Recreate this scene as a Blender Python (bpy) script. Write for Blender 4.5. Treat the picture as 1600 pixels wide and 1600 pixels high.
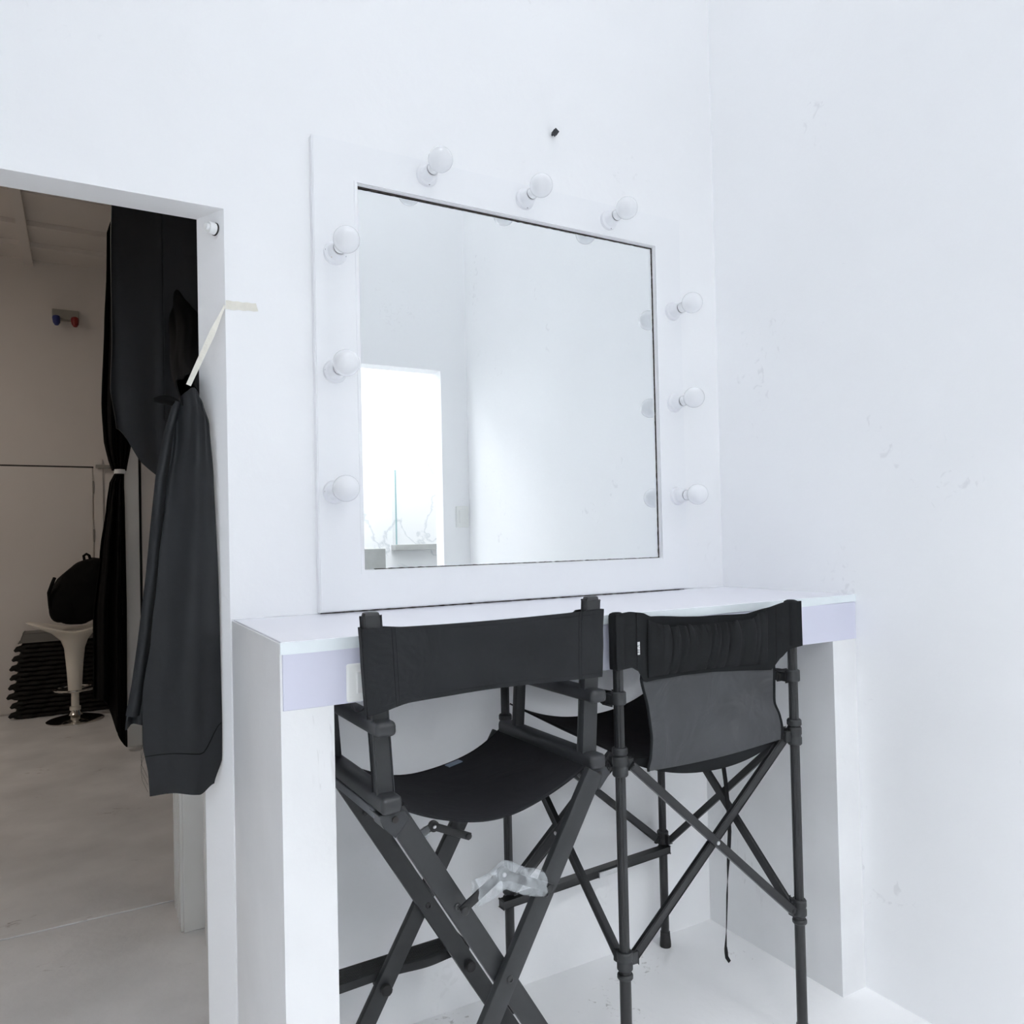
import bpy, bmesh, math, random
from mathutils import Vector, Matrix, noise

random.seed(7)
for o in list(bpy.data.objects):
    bpy.data.objects.remove(o)
S = bpy.context.scene
COL = S.collection
PI = math.pi

# ------------------------------------------------------------------ camera
def camera():
    cd = bpy.data.cameras.new('camera')
    cam = bpy.data.objects.new('camera', cd)
    COL.objects.link(cam)
    y, p, r = (math.radians(a) for a in (-29.3215, 0.902, -1.2693))
    fw = Vector((-math.sin(y)*math.cos(p), math.cos(y)*math.cos(p), math.sin(p)))
    rt = Vector((math.cos(y), math.sin(y), 0)); up = rt.cross(fw)
    rt2 = rt*math.cos(r) + up*math.sin(r)
    up2 = rt2.cross(fw)
    m = Matrix((rt2, up2, -fw)).transposed().to_4x4()
    m.translation = Vector((-0.2997, -1.8682, 1.2381))
    cam.matrix_world = m
    cd.sensor_width = 36.0
    cd.lens = 36.0*1198.125/1600.0
    cd.shift_x = -0.585/1600.0
    cd.shift_y = 21.93/1600.0
    cd.clip_start = 0.01
    S.camera = cam
camera()

# ------------------------------------------------------------------ world, exposure, room lamps
W = bpy.data.worlds.new('world'); S.world = W
W.use_nodes = True
W.node_tree.nodes['Background'].inputs[0].default_value = (0.6, 0.65, 0.7, 1)
W.node_tree.nodes['Background'].inputs[1].default_value = 0.05
S.view_settings.view_transform = 'Standard'
S.view_settings.look = 'None'
S.view_settings.gamma = 1.0
S.view_settings.use_curve_mapping = False
S.view_settings.exposure = 0.0
S.cycles.diffuse_bounces = 12
S.cycles.max_bounces = 16

LAMP_MAIN = 13.3        # emission of the make-up room's ceiling panel
LAMP_BATH = 21.5        # bathroom ceiling panel
LAMP_BACK = 22.0         # dim warm panel of the back room

def area(name, loc, size, power, color, rot=(0, 0, 0)):
    l = bpy.data.lights.new(name, 'AREA'); l.energy = power; l.color = color
    l.shape = 'RECTANGLE'; l.size, l.size_y = size
    o = bpy.data.objects.new(name, l); o.location = loc; o.rotation_euler = rot
    COL.objects.link(o); return o

# ------------------------------------------------------------------ materials
def new_mat(name):
    m = bpy.data.materials.new(name); m.use_nodes = True
    nt = m.node_tree
    return m, nt, nt.nodes['Principled BSDF']

def mat(name, col, rough=0.5, metal=0.0, var=0.0, scale=6.0, bump=0.0, bscale=60.0, spec=0.5, coat=0.0, detail=4.0, sheen=0.0):
    m, nt, b = new_mat(name)
    b.inputs['Base Color'].default_value = (*col, 1)
    b.inputs['Roughness'].default_value = rough
    b.inputs['Metallic'].default_value = metal
    b.inputs['Specular IOR Level'].default_value = spec
    b.inputs['Coat Weight'].default_value = coat
    if sheen:
        b.inputs['Sheen Weight'].default_value = sheen
    tc = nt.nodes.new('ShaderNodeTexCoord')
    if var:
        n = nt.nodes.new('ShaderNodeTexNoise'); n.inputs['Scale'].default_value = scale
        n.inputs['Detail'].default_value = detail
        nt.links.new(tc.outputs['Object'], n.inputs['Vector'])
        r = nt.nodes.new('ShaderNodeValToRGB')
        r.color_ramp.elements[0].position = 0.3; r.color_ramp.elements[1].position = 0.7
        r.color_ramp.elements[0].color = (*[max(0, c*(1-var)) for c in col], 1)
        r.color_ramp.elements[1].color = (*[min(1, c*(1+var)) for c in col], 1)
        nt.links.new(n.outputs['Fac'], r.inputs['Fac'])
        nt.links.new(r.outputs['Color'], b.inputs['Base Color'])
    if bump:
        n2 = nt.nodes.new('ShaderNodeTexNoise'); n2.inputs['Scale'].default_value = bscale
        n2.inputs['Detail'].default_value = 3
        nt.links.new(tc.outputs['Object'], n2.inputs['Vector'])
        bp = nt.nodes.new('ShaderNodeBump'); bp.inputs['Strength'].default_value = bump
        bp.inputs['Distance'].default_value = 0.01
        nt.links.new(n2.outputs['Fac'], bp.inputs['Height'])
        nt.links.new(bp.outputs['Normal'], b.inputs['Normal'])
    return m

def scuffed(name, col, spot, amount, rough=0.5, var=0.03, s1=2.0, s2=38.0, stretch=(1, 1, 1), bump=0.05):
    """paint with a broad tone variation and sparse dirt specks"""
    m = mat(name, col, rough, var=var, scale=s1, bump=bump, bscale=45)
    nt = m.node_tree; b = nt.nodes['Principled BSDF']
    tc = nt.nodes['Texture Coordinate']
    mp = nt.nodes.new('ShaderNodeMapping'); mp.inputs['Scale'].default_value = stretch
    nt.links.new(tc.outputs['Object'], mp.inputs['Vector'])
    n = nt.nodes.new('ShaderNodeTexNoise'); n.inputs['Scale'].default_value = s2; n.inputs['Detail'].default_value = 6
    n.inputs['Distortion'].default_value = 1.2
    nt.links.new(mp.outputs['Vector'], n.inputs['Vector'])
    n3 = nt.nodes.new('ShaderNodeTexNoise'); n3.inputs['Scale'].default_value = 3.1
    nt.links.new(tc.outputs['Object'], n3.inputs['Vector'])
    mul = nt.nodes.new('ShaderNodeMath'); mul.operation = 'MULTIPLY'
    nt.links.new(n.outputs['Fac'], mul.inputs[0]); nt.links.new(n3.outputs['Fac'], mul.inputs[1])
    r = nt.nodes.new('ShaderNodeValToRGB')
    r.color_ramp.elements[0].position = 0.40; r.color_ramp.elements[0].color = (0, 0, 0, 1)
    r.color_ramp.elements[1].position = 0.47; r.color_ramp.elements[1].color = (amount,)*3 + (1,)
    nt.links.new(mul.outputs[0], r.inputs['Fac'])
    mx = nt.nodes.new('ShaderNodeMix'); mx.data_type = 'RGBA'
    src = b.inputs['Base Color'].links[0].from_socket
    nt.links.new(r.outputs['Color'], mx.inputs['Factor'])
    nt.links.new(src, mx.inputs[6]); mx.inputs[7].default_value = (*spot, 1)
    nt.links.new(mx.outputs[2], b.inputs['Base Color'])
    return m

def fabric(name, col, rough=0.85, weave=900.0, bump=0.25, var=0.12, fold=0.0, sheen=0.0, spec=0.3):
    m = mat(name, col, rough, var=var, scale=9, spec=spec, sheen=sheen)
    nt = m.node_tree; b = nt.nodes['Principled BSDF']; tc = nt.nodes['Texture Coordinate']
    w = nt.nodes.new('ShaderNodeTexNoise'); w.inputs['Scale'].default_value = weave; w.inputs['Detail'].default_value = 2
    nt.links.new(tc.outputs['Object'], w.inputs['Vector'])
    f = nt.nodes.new('ShaderNodeTexNoise'); f.inputs['Scale'].default_value = 11; f.inputs['Detail'].default_value = 3
    f.inputs['Distortion'].default_value = 0.6
    nt.links.new(tc.outputs['Object'], f.inputs['Vector'])
    b1 = nt.nodes.new('ShaderNodeBump'); b1.inputs['Strength'].default_value = bump; b1.inputs['Distance'].default_value = 0.002
    nt.links.new(w.outputs['Fac'], b1.inputs['Height'])
    b2 = nt.nodes.new('ShaderNodeBump'); b2.inputs['Strength'].default_value = fold; b2.inputs['Distance'].default_value = 0.02
    nt.links.new(f.outputs['Fac'], b2.inputs['Height'])
    nt.links.new(b1.outputs['Normal'], b2.inputs['Normal'])
    nt.links.new(b2.outputs['Normal'], b.inputs['Normal'])
    return m

def emit(name, col, strength):
    m, nt, b = new_mat(name)
    b.inputs['Base Color'].default_value = (0.9, 0.9, 0.9, 1)
    b.inputs['Emission Color'].default_value = (*col, 1)
    b.inputs['Emission Strength'].default_value = strength
    return m

COOL = (0.95, 0.968, 1.0)
M = {}
M['wall'] = scuffed('wall_paint', (0.935, 0.942, 0.952), (0.5, 0.5, 0.5), 0.10, 0.55, var=0.012, s1=1.3)
M['wall_right'] = scuffed('wall_paint_right', (0.928, 0.936, 0.947), (0.55, 0.55, 0.57), 0.22, 0.5, var=0.015, s1=1.3, s2=30)
M['pier'] = scuffed('pier_plaster', (0.81, 0.817, 0.825), (0.45, 0.44, 0.43), 0.28, 0.6, var=0.03, s1=5, s2=26, stretch=(3, 3, .5))
M['ceiling'] = mat('ceiling_paint', (0.94, 0.945, 0.95), 0.7, var=0.01)
M['floor'] = scuffed('floor_paint', (0.945, 0.95, 0.957), (0.36, 0.35, 0.34), 0.6, 0.42, var=0.025, s1=3.2, s2=42, bump=0.12)
M['back_floor'] = scuffed('back_floor_paint', (0.74, 0.74, 0.74), (0.2, 0.15, 0.14), 0.55, 0.38, var=0.14, s1=2.6, s2=34, stretch=(0.5, 1.5, 1), bump=0.12)
M['back_wall'] = mat('back_room_paint', (0.72, 0.68, 0.64), 0.7, var=0.03, scale=1.2)
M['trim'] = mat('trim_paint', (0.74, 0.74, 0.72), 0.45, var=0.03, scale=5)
M['frame'] = mat('mirror_frame_paint', (0.915, 0.925, 0.94), 0.35, var=0.01, scale=3, bump=0.02, bscale=30)
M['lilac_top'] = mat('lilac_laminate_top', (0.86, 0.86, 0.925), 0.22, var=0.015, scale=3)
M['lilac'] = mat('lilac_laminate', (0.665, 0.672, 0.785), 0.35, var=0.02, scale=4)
M['edge'] = mat('pale_edge_band', (0.80, 0.86, 0.885), 0.4, var=0.04, scale=12)
M['caulk_shadow'] = mat('dark_gap_and_shadow', (0.05, 0.04, 0.035), 0.9, var=0.5, scale=60)
M['plastic'] = mat('white_plastic', (0.86, 0.87, 0.87), 0.3, var=0.01)
M['switch'] = mat('ivory_switch_plastic', (0.86, 0.87, 0.85), 0.35, var=0.01)
M['porcelain'] = mat('white_porcelain', (0.87, 0.88, 0.905), 0.35, var=0.01)
M['bulb'] = mat('opal_bulb_glass', (0.87, 0.88, 0.90), 0.05, var=0.005, spec=0.5)
M['hole'] = mat('dark_screw', (0.02, 0.018, 0.016), 0.7, var=0.3, scale=200)
M['brass'] = mat('brass_terminal', (0.55, 0.42, 0.2), 0.35, 1.0, var=0.1, scale=100)
M['metal'] = mat('black_powder_coat', (0.024, 0.026, 0.028), 0.42, var=0.12, scale=40, bump=0.03, bscale=400)
M['metal2'] = mat('black_tube_paint', (0.017, 0.018, 0.0195), 0.33, var=0.12, scale=30, bump=0.02, bscale=300)
M['arm'] = mat('black_satin_arm', (0.030, 0.032, 0.035), 0.38, var=0.08, scale=30)
M['plate'] = mat('folded_black_plate', (0.045, 0.048, 0.052), 0.28, 0.4, var=0.1, scale=40)
M['clamp'] = mat('black_nylon_clamp', (0.024, 0.026, 0.028), 0.5, var=0.1, scale=60)
M['alu'] = mat('dull_grey_channel', (0.22, 0.23, 0.245), 0.4, 0.6, var=0.1, scale=30)
M['steel'] = mat('bare_steel', (0.62, 0.63, 0.64), 0.3, 0.9, var=0.08, scale=40)
M['canvas'] = fabric('black_canvas', (0.0175, 0.019, 0.0212), fold=0.35, weave=1100)
M['seat_canvas'] = fabric('black_seat_canvas', (0.013, 0.0135, 0.016), fold=0.2, weave=1100)
M['nylon'] = fabric('black_oxford_cloth', (0.0125, 0.0138, 0.015), fold=0.3, weave=1400, rough=0.8, spec=0.2)
M['vinyl'] = fabric('grey_coated_cloth', (0.044, 0.0465, 0.0515), fold=0.6, weave=1500, rough=0.42, var=0.1, bump=0.08, spec=0.5)
M['black_fabric'] = fabric('deep_black_cloth', (0.009, 0.009, 0.010), fold=0.2)
M['curtain'] = fabric('black_curtain_satin', (0.0070, 0.0084, 0.0106), fold=0.16, weave=1500, rough=0.55, bump=0.06, var=0.1, spec=0.4)
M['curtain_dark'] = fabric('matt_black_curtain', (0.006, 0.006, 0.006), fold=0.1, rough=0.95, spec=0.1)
M['web'] = fabric('black_webbing', (0.010, 0.010, 0.011), weave=600)
M['label'] = mat('blue_grey_label', (0.20, 0.25, 0.33), 0.6, var=0.08, scale=80)
M['white_print'] = mat('white_thread', (0.75, 0.75, 0.76), 0.7, var=0.1, scale=300)
M['rubber'] = mat('black_rubber', (0.018, 0.018, 0.019), 0.6, var=0.1, scale=60)
M['grip'] = mat('grooved_black_rubber', (0.022, 0.023, 0.025), 0.6, var=0.1, scale=60)
M['tape'] = mat('masking_tape', (0.80, 0.775, 0.69), 0.6, var=0.05, scale=60, bump=0.1, bscale=200)
M['stool'] = mat('ivory_stool_shell', (0.75, 0.71, 0.63), 0.3, var=0.02)
M['chrome'] = mat('chrome', (0.62, 0.60, 0.57), 0.12, 1.0, var=0.03)
M['bag'] = fabric('black_backpack_cloth', (0.005, 0.005, 0.005), fold=0.3, rough=0.9, spec=0.15)
M['blanket'] = fabric('charcoal_padded_cloth', (0.020, 0.019, 0.018), fold=0.6, rough=0.95, weave=300, spec=0.2)
M['board'] = mat('dull_grey_board', (0.17, 0.165, 0.155), 0.7, var=0.06)
M['lamp_blue'] = mat('blue_lens', (0.02, 0.03, 0.16), 0.3, var=0.1)
M['lamp_red'] = mat('red_lens', (0.22, 0.015, 0.012), 0.3, var=0.1)
M['lamp_body'] = mat('grey_lamp_box', (0.30, 0.29, 0.26), 0.5, var=0.05)
M['tile'] = mat('grey_stone', (0.42, 0.43, 0.42), 0.4, var=0.07, scale=14)
M['hook'] = mat('dark_hook', (0.05, 0.052, 0.06), 0.35, 0.4, var=0.1, scale=90)
M['cable'] = mat('black_cable', (0.03, 0.03, 0.032), 0.5, var=0.1)
M['lamp_main'] = emit('ceiling_panel_main', COOL, LAMP_MAIN)
M['lamp_bath'] = emit('ceiling_panel_bath', (0.97, 0.98, 1.0), LAMP_BATH)
M['lamp_back'] = emit('ceiling_panel_back', (1.0, 0.89, 0.79), LAMP_BACK)

def mirror_mat():
    m, nt, b = new_mat('silvered_mirror')
    b.inputs['Base Color'].default_value = (0.945, 0.965, 0.965, 1)
    b.inputs['Metallic'].default_value = 1.0
    b.inputs['Roughness'].default_value = 0.0
    n = nt.nodes.new('ShaderNodeTexNoise'); n.inputs['Scale'].default_value = 2
    r = nt.nodes.new('ShaderNodeValToRGB')
    r.color_ramp.elements[0].color = (0.94, 0.965, 0.965, 1); r.color_ramp.elements[1].color = (0.955, 0.97, 0.97, 1)
    nt.links.new(n.outputs['Fac'], r.inputs['Fac']); nt.links.new(r.outputs['Color'], b.inputs['Base Color'])
    return m
M['mirror'] = mirror_mat()

def glass_mat(name, col, rough, alpha_mix, nscale=30, bmp=0.35):
    m, nt, b = new_mat(name)
    b.inputs['Base Color'].default_value = (*col, 1)
    b.inputs['Roughness'].default_value = rough
    n = nt.nodes.new('ShaderNodeTexNoise'); n.inputs['Scale'].default_value = nscale
    n.inputs['Detail'].default_value = 3; n.inputs['Distortion'].default_value = 1.5
    tc = nt.nodes.new('ShaderNodeTexCoord'); nt.links.new(tc.outputs['Object'], n.inputs['Vector'])
    bp = nt.nodes.new('ShaderNodeBump'); bp.inputs['Strength'].default_value = bmp; bp.inputs['Distance'].default_value = 0.01
    nt.links.new(n.outputs['Fac'], bp.inputs['Height']); nt.links.new(bp.outputs['Normal'], b.inputs['Normal'])
    tr = nt.nodes.new('ShaderNodeBsdfTransparent')
    mx = nt.nodes.new('ShaderNodeMixShader')
    r = nt.nodes.new('ShaderNodeValToRGB')
    r.color_ramp.elements[0].position = 0.35; r.color_ramp.elements[1].position = 0.7
    r.color_ramp.elements[0].color = (alpha_mix*0.5,)*3 + (1,); r.color_ramp.elements[1].color = (min(1, alpha_mix*1.5),)*3 + (1,)
    nt.links.new(n.outputs['Fac'], r.inputs['Fac'])
    nt.links.new(r.outputs['Color'], mx.inputs['Fac'])
    nt.links.new(tr.outputs[0], mx.inputs[1]); nt.links.new(b.outputs[0], mx.inputs[2])
    nt.links.new(mx.outputs[0], nt.nodes['Material Output'].inputs['Surface'])
    return m
M['wrap'] = glass_mat('clear_plastic_film', (0.70, 0.74, 0.77), 0.15, 0.20)
M['glass_edge'] = mat('green_glass_edge', (0.36, 0.52, 0.54), 0.15, var=0.05)
M['clear_glass'] = glass_mat('clear_glass', (0.8, 0.9, 0.9), 0.05, 0.05, 2.0, 0.0)

def marble_mat():
    m, nt, b = new_mat('white_marble')
    tc = nt.nodes.new('ShaderNodeTexCoord')
    n = nt.nodes.new('ShaderNodeTexNoise'); n.inputs['Scale'].default_value = 1.4; n.inputs['Detail'].default_value = 6; n.inputs['Distortion'].default_value = 1.6
    nt.links.new(tc.outputs['Object'], n.inputs['Vector'])
    r = nt.nodes.new('ShaderNodeValToRGB')
    e = r.color_ramp.elements
    e[0].position = 0.485; e[0].color = (0.88, 0.89, 0.90, 1)
    e[1].position = 0.515; e[1].color = (0.88, 0.89, 0.90, 1)
    k = e.new(0.5); k.color = (0.66, 0.69, 0.71, 1)
    nt.links.new(n.outputs['Fac'], r.inputs['Fac']); nt.links.new(r.outputs['Color'], b.inputs['Base Color'])
    b.inputs['Roughness'].default_value = 0.25
    return m
M['marble'] = marble_mat()

# ------------------------------------------------------------------ object helpers
ORG = {}
def thing(name, label, cat, loc=(0, 0, 0), rotz=0.0, group=None):
    o = bpy.data.objects.new(name, None); COL.objects.link(o)
    o.empty_display_size = 0.05
    o.location = loc; o.rotation_euler = (0, 0, rotz)
    o['label'] = label; o['category'] = cat
    if group: o['group'] = group
    ORG[o.name] = Vector(loc)
    return o

def tag(o, label, cat, group=None):
    o['label'] = label; o['category'] = cat
    if group: o['group'] = group
    return o

def obj(name, bm, material, parent=None, smooth=False, label=None, world=True, angle=35):
    """link a bmesh as one object; verts are in world space unless world=False (then local to the thing)"""
    bmesh.ops.recalc_face_normals(bm, faces=bm.faces)
    me = bpy.data.meshes.new(name)
    if parent is not None and world:
        off = ORG.get(parent.name, Vector((0, 0, 0)))
        bmesh.ops.translate(bm, verts=bm.verts, vec=-off)
        ORG_off = off
    else:
        ORG_off = Vector((0, 0, 0)) if parent is None else ORG.get(parent.name, Vector((0, 0, 0)))
    bm.to_mesh(me); bm.free()
    me.materials.append(material if not isinstance(material, str) else M[material])
    o = bpy.data.objects.new(name, me); COL.objects.link(o)
    if smooth:
        for p in me.polygons: p.use_smooth = True
        try:
            me.set_sharp_from_angle(angle=math.radians(angle))
        except Exception:
            pass
    if parent is not None:
        o.parent = parent
        ORG[o.name] = ORG_off
    if label: o['label'] = label
    return o

def struct(name, bm, material, **k):
    o = obj(name, bm, material, **k); o['kind'] = 'structure'; return o

def B(): return bmesh.new()

def box(bm, x0, x1, y0, y1, z0, z1, bev=0.0, seg=2):
    r = bmesh.ops.create_cube(bm, size=1.0)
    vs = r['verts']
    for v in vs:
        v.co = Vector(((x0+x1)/2 + v.co.x*(x1-x0), (y0+y1)/2 + v.co.y*(y1-y0), (z0+z1)/2 + v.co.z*(z1-z0)))
    if bev:
        es = list({e for v in vs for e in v.link_edges})
        bmesh.ops.bevel(bm, geom=es, offset=bev, segments=seg, affect='EDGES', profile=0.5)
    return bm

def frame_axes(d, up):
    d = d.normalized()
    s = d.cross(up)
    if s.length < 1e-5: s = d.cross(Vector((1, 0, 0)))
    s.normalize(); u = s.cross(d).normalized()
    return d, s, u

def bar(bm, p0, p1, w, t, up=(0, 1, 0), bev=0.002, seg=2, ext=0.0):
    """bar from p0 to p1: thickness t along up, width w along the other cross axis"""
    p0, p1 = Vector(p0), Vector(p1)
    d, s, u = frame_axes(p1-p0, Vector(up))
    L = (p1-p0).length + 2*ext
    r = bmesh.ops.create_cube(bm, size=1.0); c = (p0+p1)/2
    for v in r['verts']:
        v.co = c + d*(v.co.x*L) + s*(v.co.y*w) + u*(v.co.z*t)
    if bev:
        es = list({e for v in r['verts'] for e in v.link_edges})
        bmesh.ops.bevel(bm, geom=es, offset=bev, segments=seg, affect='EDGES', profile=0.5)
    return bm

def tube(bm, pts, r, n=12, caps=True, ref=(0, 0.3, 1)):
    pts = [Vector(p) for p in pts]
    rr = r if isinstance(r, (list, tuple)) else [r]*len(pts)
    rings = []
    prev = None
    for i, p in enumerate(pts):
        a = pts[max(0, i-1)]; b = pts[min(len(pts)-1, i+1)]
        d = (b-a).normalized()
        s = prev if prev is not None else d.cross(Vector(ref))
        if s.length < 1e-4: s = d.cross(Vector((1, 0, 0)))
        s = (s - d*s.dot(d)).normalized(); prev = s
        u = d.cross(s)
        rings.append([bm.verts.new(p + (s*math.cos(2*PI*k/n) + u*math.sin(2*PI*k/n))*rr[i]) for k in range(n)])
    for i in range(len(rings)-1):
        for k in range(n):
            bm.faces.new((rings[i][k], rings[i][(k+1) % n], rings[i+1][(k+1) % n], rings[i+1][k]))
    if caps:
        bm.faces.new(rings[0][::-1]); bm.faces.new(rings[-1])
    return bm

def lathe(bm, prof, origin, axis=(0, 0, 1), n=28, ref=(1, 0, 0), sx=1.0):
    """prof: list of (radius, height along axis)"""
    o = Vector(origin); a = Vector(axis).normalized()
    s = Vector(ref); s = (s - a*s.dot(a)).normalized(); u = a.cross(s)
    rings = []
    for r, h in prof:
        if r < 1e-6:
            rings.append([bm.verts.new(o + a*h)])
        else:
            rings.append([bm.verts.new(o + a*h + (s*math.cos(2*PI*k/n)*sx + u*math.sin(2*PI*k/n))*r) for k in range(n)])
    for i in range(len(rings)-1):
        A, C = rings[i], rings[i+1]
        for k in range(n):
            k2 = (k+1) % n
            if len(A) == 1 and len(C) == 1: continue
            if len(A) == 1: bm.faces.new((A[0], C[k2], C[k]))
            elif len(C) == 1: bm.faces.new((A[k], A[k2], C[0]))
            else: bm.faces.new((A[k], A[k2], C[k2], C[k]))
    if len(rings[0]) > 1: bm.faces.new(rings[0][::-1])
    if len(rings[-1]) > 1: bm.faces.new(rings[-1])
    return bm

def sheet(bm, fn, nu, nv, t):
    """cloth of thickness t: fn(u,v) gives a point, u and v in 0..1"""
    P = [[Vector(fn(i/nu, j/nv)) for j in range(nv+1)] for i in range(nu+1)]
    Nn = [[None]*(nv+1) for _ in range(nu+1)]
    for i in range(nu+1):
        for j in range(nv+1):
            du = P[min(nu, i+1)][j] - P[max(0, i-1)][j]
            dv = P[i][min(nv, j+1)] - P[i][max(0, j-1)]
            nn = du.cross(dv)
            Nn[i][j] = nn.normalized() if nn.length > 1e-10 else Vector((0, 1, 0))
    A = [[bm.verts.new(P[i][j] + Nn[i][j]*t/2) for j in range(nv+1)] for i in range(nu+1)]
    C = [[bm.verts.new(P[i][j] - Nn[i][j]*t/2) for j in range(nv+1)] for i in range(nu+1)]
    for i in range(nu):
        for j in range(nv):
            bm.faces.new((A[i][j], A[i+1][j], A[i+1][j+1], A[i][j+1]))
            bm.faces.new((C[i][j], C[i][j+1], C[i+1][j+1], C[i+1][j]))
    for i in range(nu):
        bm.faces.new((A[i][0], C[i][0], C[i+1][0], A[i+1][0]))
        bm.faces.new((A[i][nv], A[i+1][nv], C[i+1][nv], C[i][nv]))
    for j in range(nv):
        bm.faces.new((A[0][j], A[0][j+1], C[0][j+1], C[0][j]))
        bm.faces.new((A[nu][j], C[nu][j], C[nu][j+1], A[nu][j+1]))
    return bm

def lerp(a, b, t): return a + (b-a)*t
def interp(x, tab):
    if x <= tab[0][0]: return tab[0][1]
    for (x0, y0), (x1, y1) in zip(tab, tab[1:]):
        if x <= x1:
            t = (x-x0)/(x1-x0); t = t*t*(3-2*t)*0.5 + t*0.5
            return y0 + (y1-y0)*t
    return tab[-1][1]
def smooth01(t):
    t = max(0, min(1, t)); return t*t*(3-2*t)

# ------------------------------------------------------------------ dimensions of the room
XR, XL = 1.541, -2.3
YO = -1.93              # opposite wall, just behind the photographer
ZC = 4.40               # ceiling
ZD = 2.02               # doorway head
H = 1.064               # worktop height
DY = -0.493             # desk front

# ================================================================== SETTING
# wall with the doorway and the mirror; jamb splays a little towards the back
DX0 = -1.05
b = B()
TH = 0.0914
box(b, XL-0.1, DX0, 0, TH, 0, ZC)
box(b, DX0, -0.0028, 0, TH, ZD, ZC)
# part right of the doorway with the splayed jamb
vs = [(-0.0028, 0), (XR+0.1, 0), (XR+0.1, TH), (-0.0505, TH)]
lo = [b.verts.new((x, y, 0)) for x, y in vs]; hi = [b.verts.new((x, y, ZC)) for x, y in vs]
b.faces.new(lo[::-1]); b.faces.new(hi)
for i in range(4):
    j = (i+1) % 4
    b.faces.new((lo[i], lo[j], hi[j], hi[i]))
struct('wall_back', b, 'wall')
struct('wall_right', box(B(), XR, XR+0.1, YO-0.1, 0, 0, ZC), 'wall_right')
struct('wall_left', box(B(), XL-0.1, XL, YO-0.1, 0, 0, ZC), 'wall')
struct('ceiling', box(B(), XL-0.1, XR+0.1, YO-0.1, TH, ZC, ZC+0.1), 'ceiling')
struct('floor', box(B(), XL-0.1, XR+0.1, YO-0.1, 0.05, -0.1, 0), 'floor')
# opposite wall; bathroom doorway widened on its unseen left for frontal fill light
BX0, BX1, BZ = -0.95, 1.385, 2.15
b = B()
box(b, XL-0.1, BX0, YO-0.1, YO, 0, ZC)
box(b, BX1, XR, YO-0.1, YO, 0, ZC)
box(b, BX0, BX1, YO-0.1, YO, BZ, ZC)
struct('wall_front', b, 'wall')

# passage behind the doorway and the second door frame
struct('wall_passage', box(B(), 0.062, 0.14, TH, 0.822, 0, 2.75), 'wall')
b = B()
box(b, -0.041+0.012, 1.7, 0.822, 1.09, 0, 3.45)
box(b, XL-0.6, -0.029, 0.822, 1.09, 2.62, 3.45)
struct('wall_middle', b, 'back_wall')
struct('wall_passage_left', box(B(), -1.75, -1.65, TH, 0.822, 0, 2.75), 'back_wall')
struct('ceiling_passage', box(B(), -1.75, 0.14, TH, 0.822, 2.75, 2.82), 'back_wall')
# door frame: fluted lining, flat casing face, stop strip
t = thing('trim_1', 'white fluted door lining beyond the doorway, below the black curtain', 'door frame', (-0.02, 0.95, 0))
t['kind'] = 'structure'
for k, (ya, yb, xx) in enumerate([(0.822, 0.845, -0.050), (0.848, 0.885, -0.036), (0.888, 0.90, -0.050), (0.903, 0.93, -0.037), (0.933, 0.945, -0.050), (0.948, 1.0, -0.036), (1.003, 1.02, -0.050), (1.023, 1.095, -0.041)]):
    obj('moulding', box(B(), xx+0.012, -0.0285, ya, yb, 0, 2.62, 0.002), 'trim', t)
obj('casing', box(B(), -0.030, 0.062, 0.810, 0.822, 0, 2.62, 0.003), 'trim', t)
obj('stop_strip', box(B(), 0.020, 0.062, 0.69, 0.716, 0, 2.62, 0.002), 'trim', t)
obj('threshold', box(B(), -1.6, -0.03, 1.07, 1.10, 0, 0.005, 0.002), 'back_floor', t)

# back room
struct('floor_back', box(B(), -3.2, 1.7, 0.05, 5.1, -0.1, -0.0005), 'back_floor')
struct('wall_far', box(B(), -3.2, 1.7, 5.0, 5.1, 0, 3.45), 'back_wall')
struct('wall_back_left', box(B(), -3.3, -3.2, 1.09, 5.1, 0, 3.45), 'back_wall')
struct('ceiling_back', box(B(), -3.3, 1.7, 0.822, 5.1, 3.45, 3.55), 'back_wall')
t = thing('trim_2', 'pale ceiling beams of the dim back room beyond the doorway', 'ceiling beam', (-0.6, 4, 3.4)); t['kind'] = 'structure'
obj('beam', box(B(), -0.66, -0.60, 1.09, 5.0, 3.40, 3.45), 'back_wall', t)
for y in (2.95, 3.62, 4.18, 4.60):
    obj('cross_beam', box(B(), -3.2, -0.66, y, y+0.06, 3.415, 3.45), 'back_wall', t)
    obj('cross_beam', box(B(), -0.60, 1.7, y, y+0.06, 3.415, 3.45), 'back_wall', t)
# partition at the right of the back room: white post, dark gap, wall
struct('wall_partition', box(B(), 0.030, 1.7, 3.46, 3.56, 0, 3.45), 'back_wall')
t = thing('trim_3', 'white upright post beside the tied dark curtain', 'door post', (-0.02, 3.5, 0)); t['kind'] = 'structure'
obj('post', box(B(), -0.075, 0.014, 3.45, 3.56, 0, 3.45, 0.003), 'trim', t)
obj('dark_gap', box(B(), 0.014, 0.030, 3.50, 3.56, 0, 3.45), 'hole', t)
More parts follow.
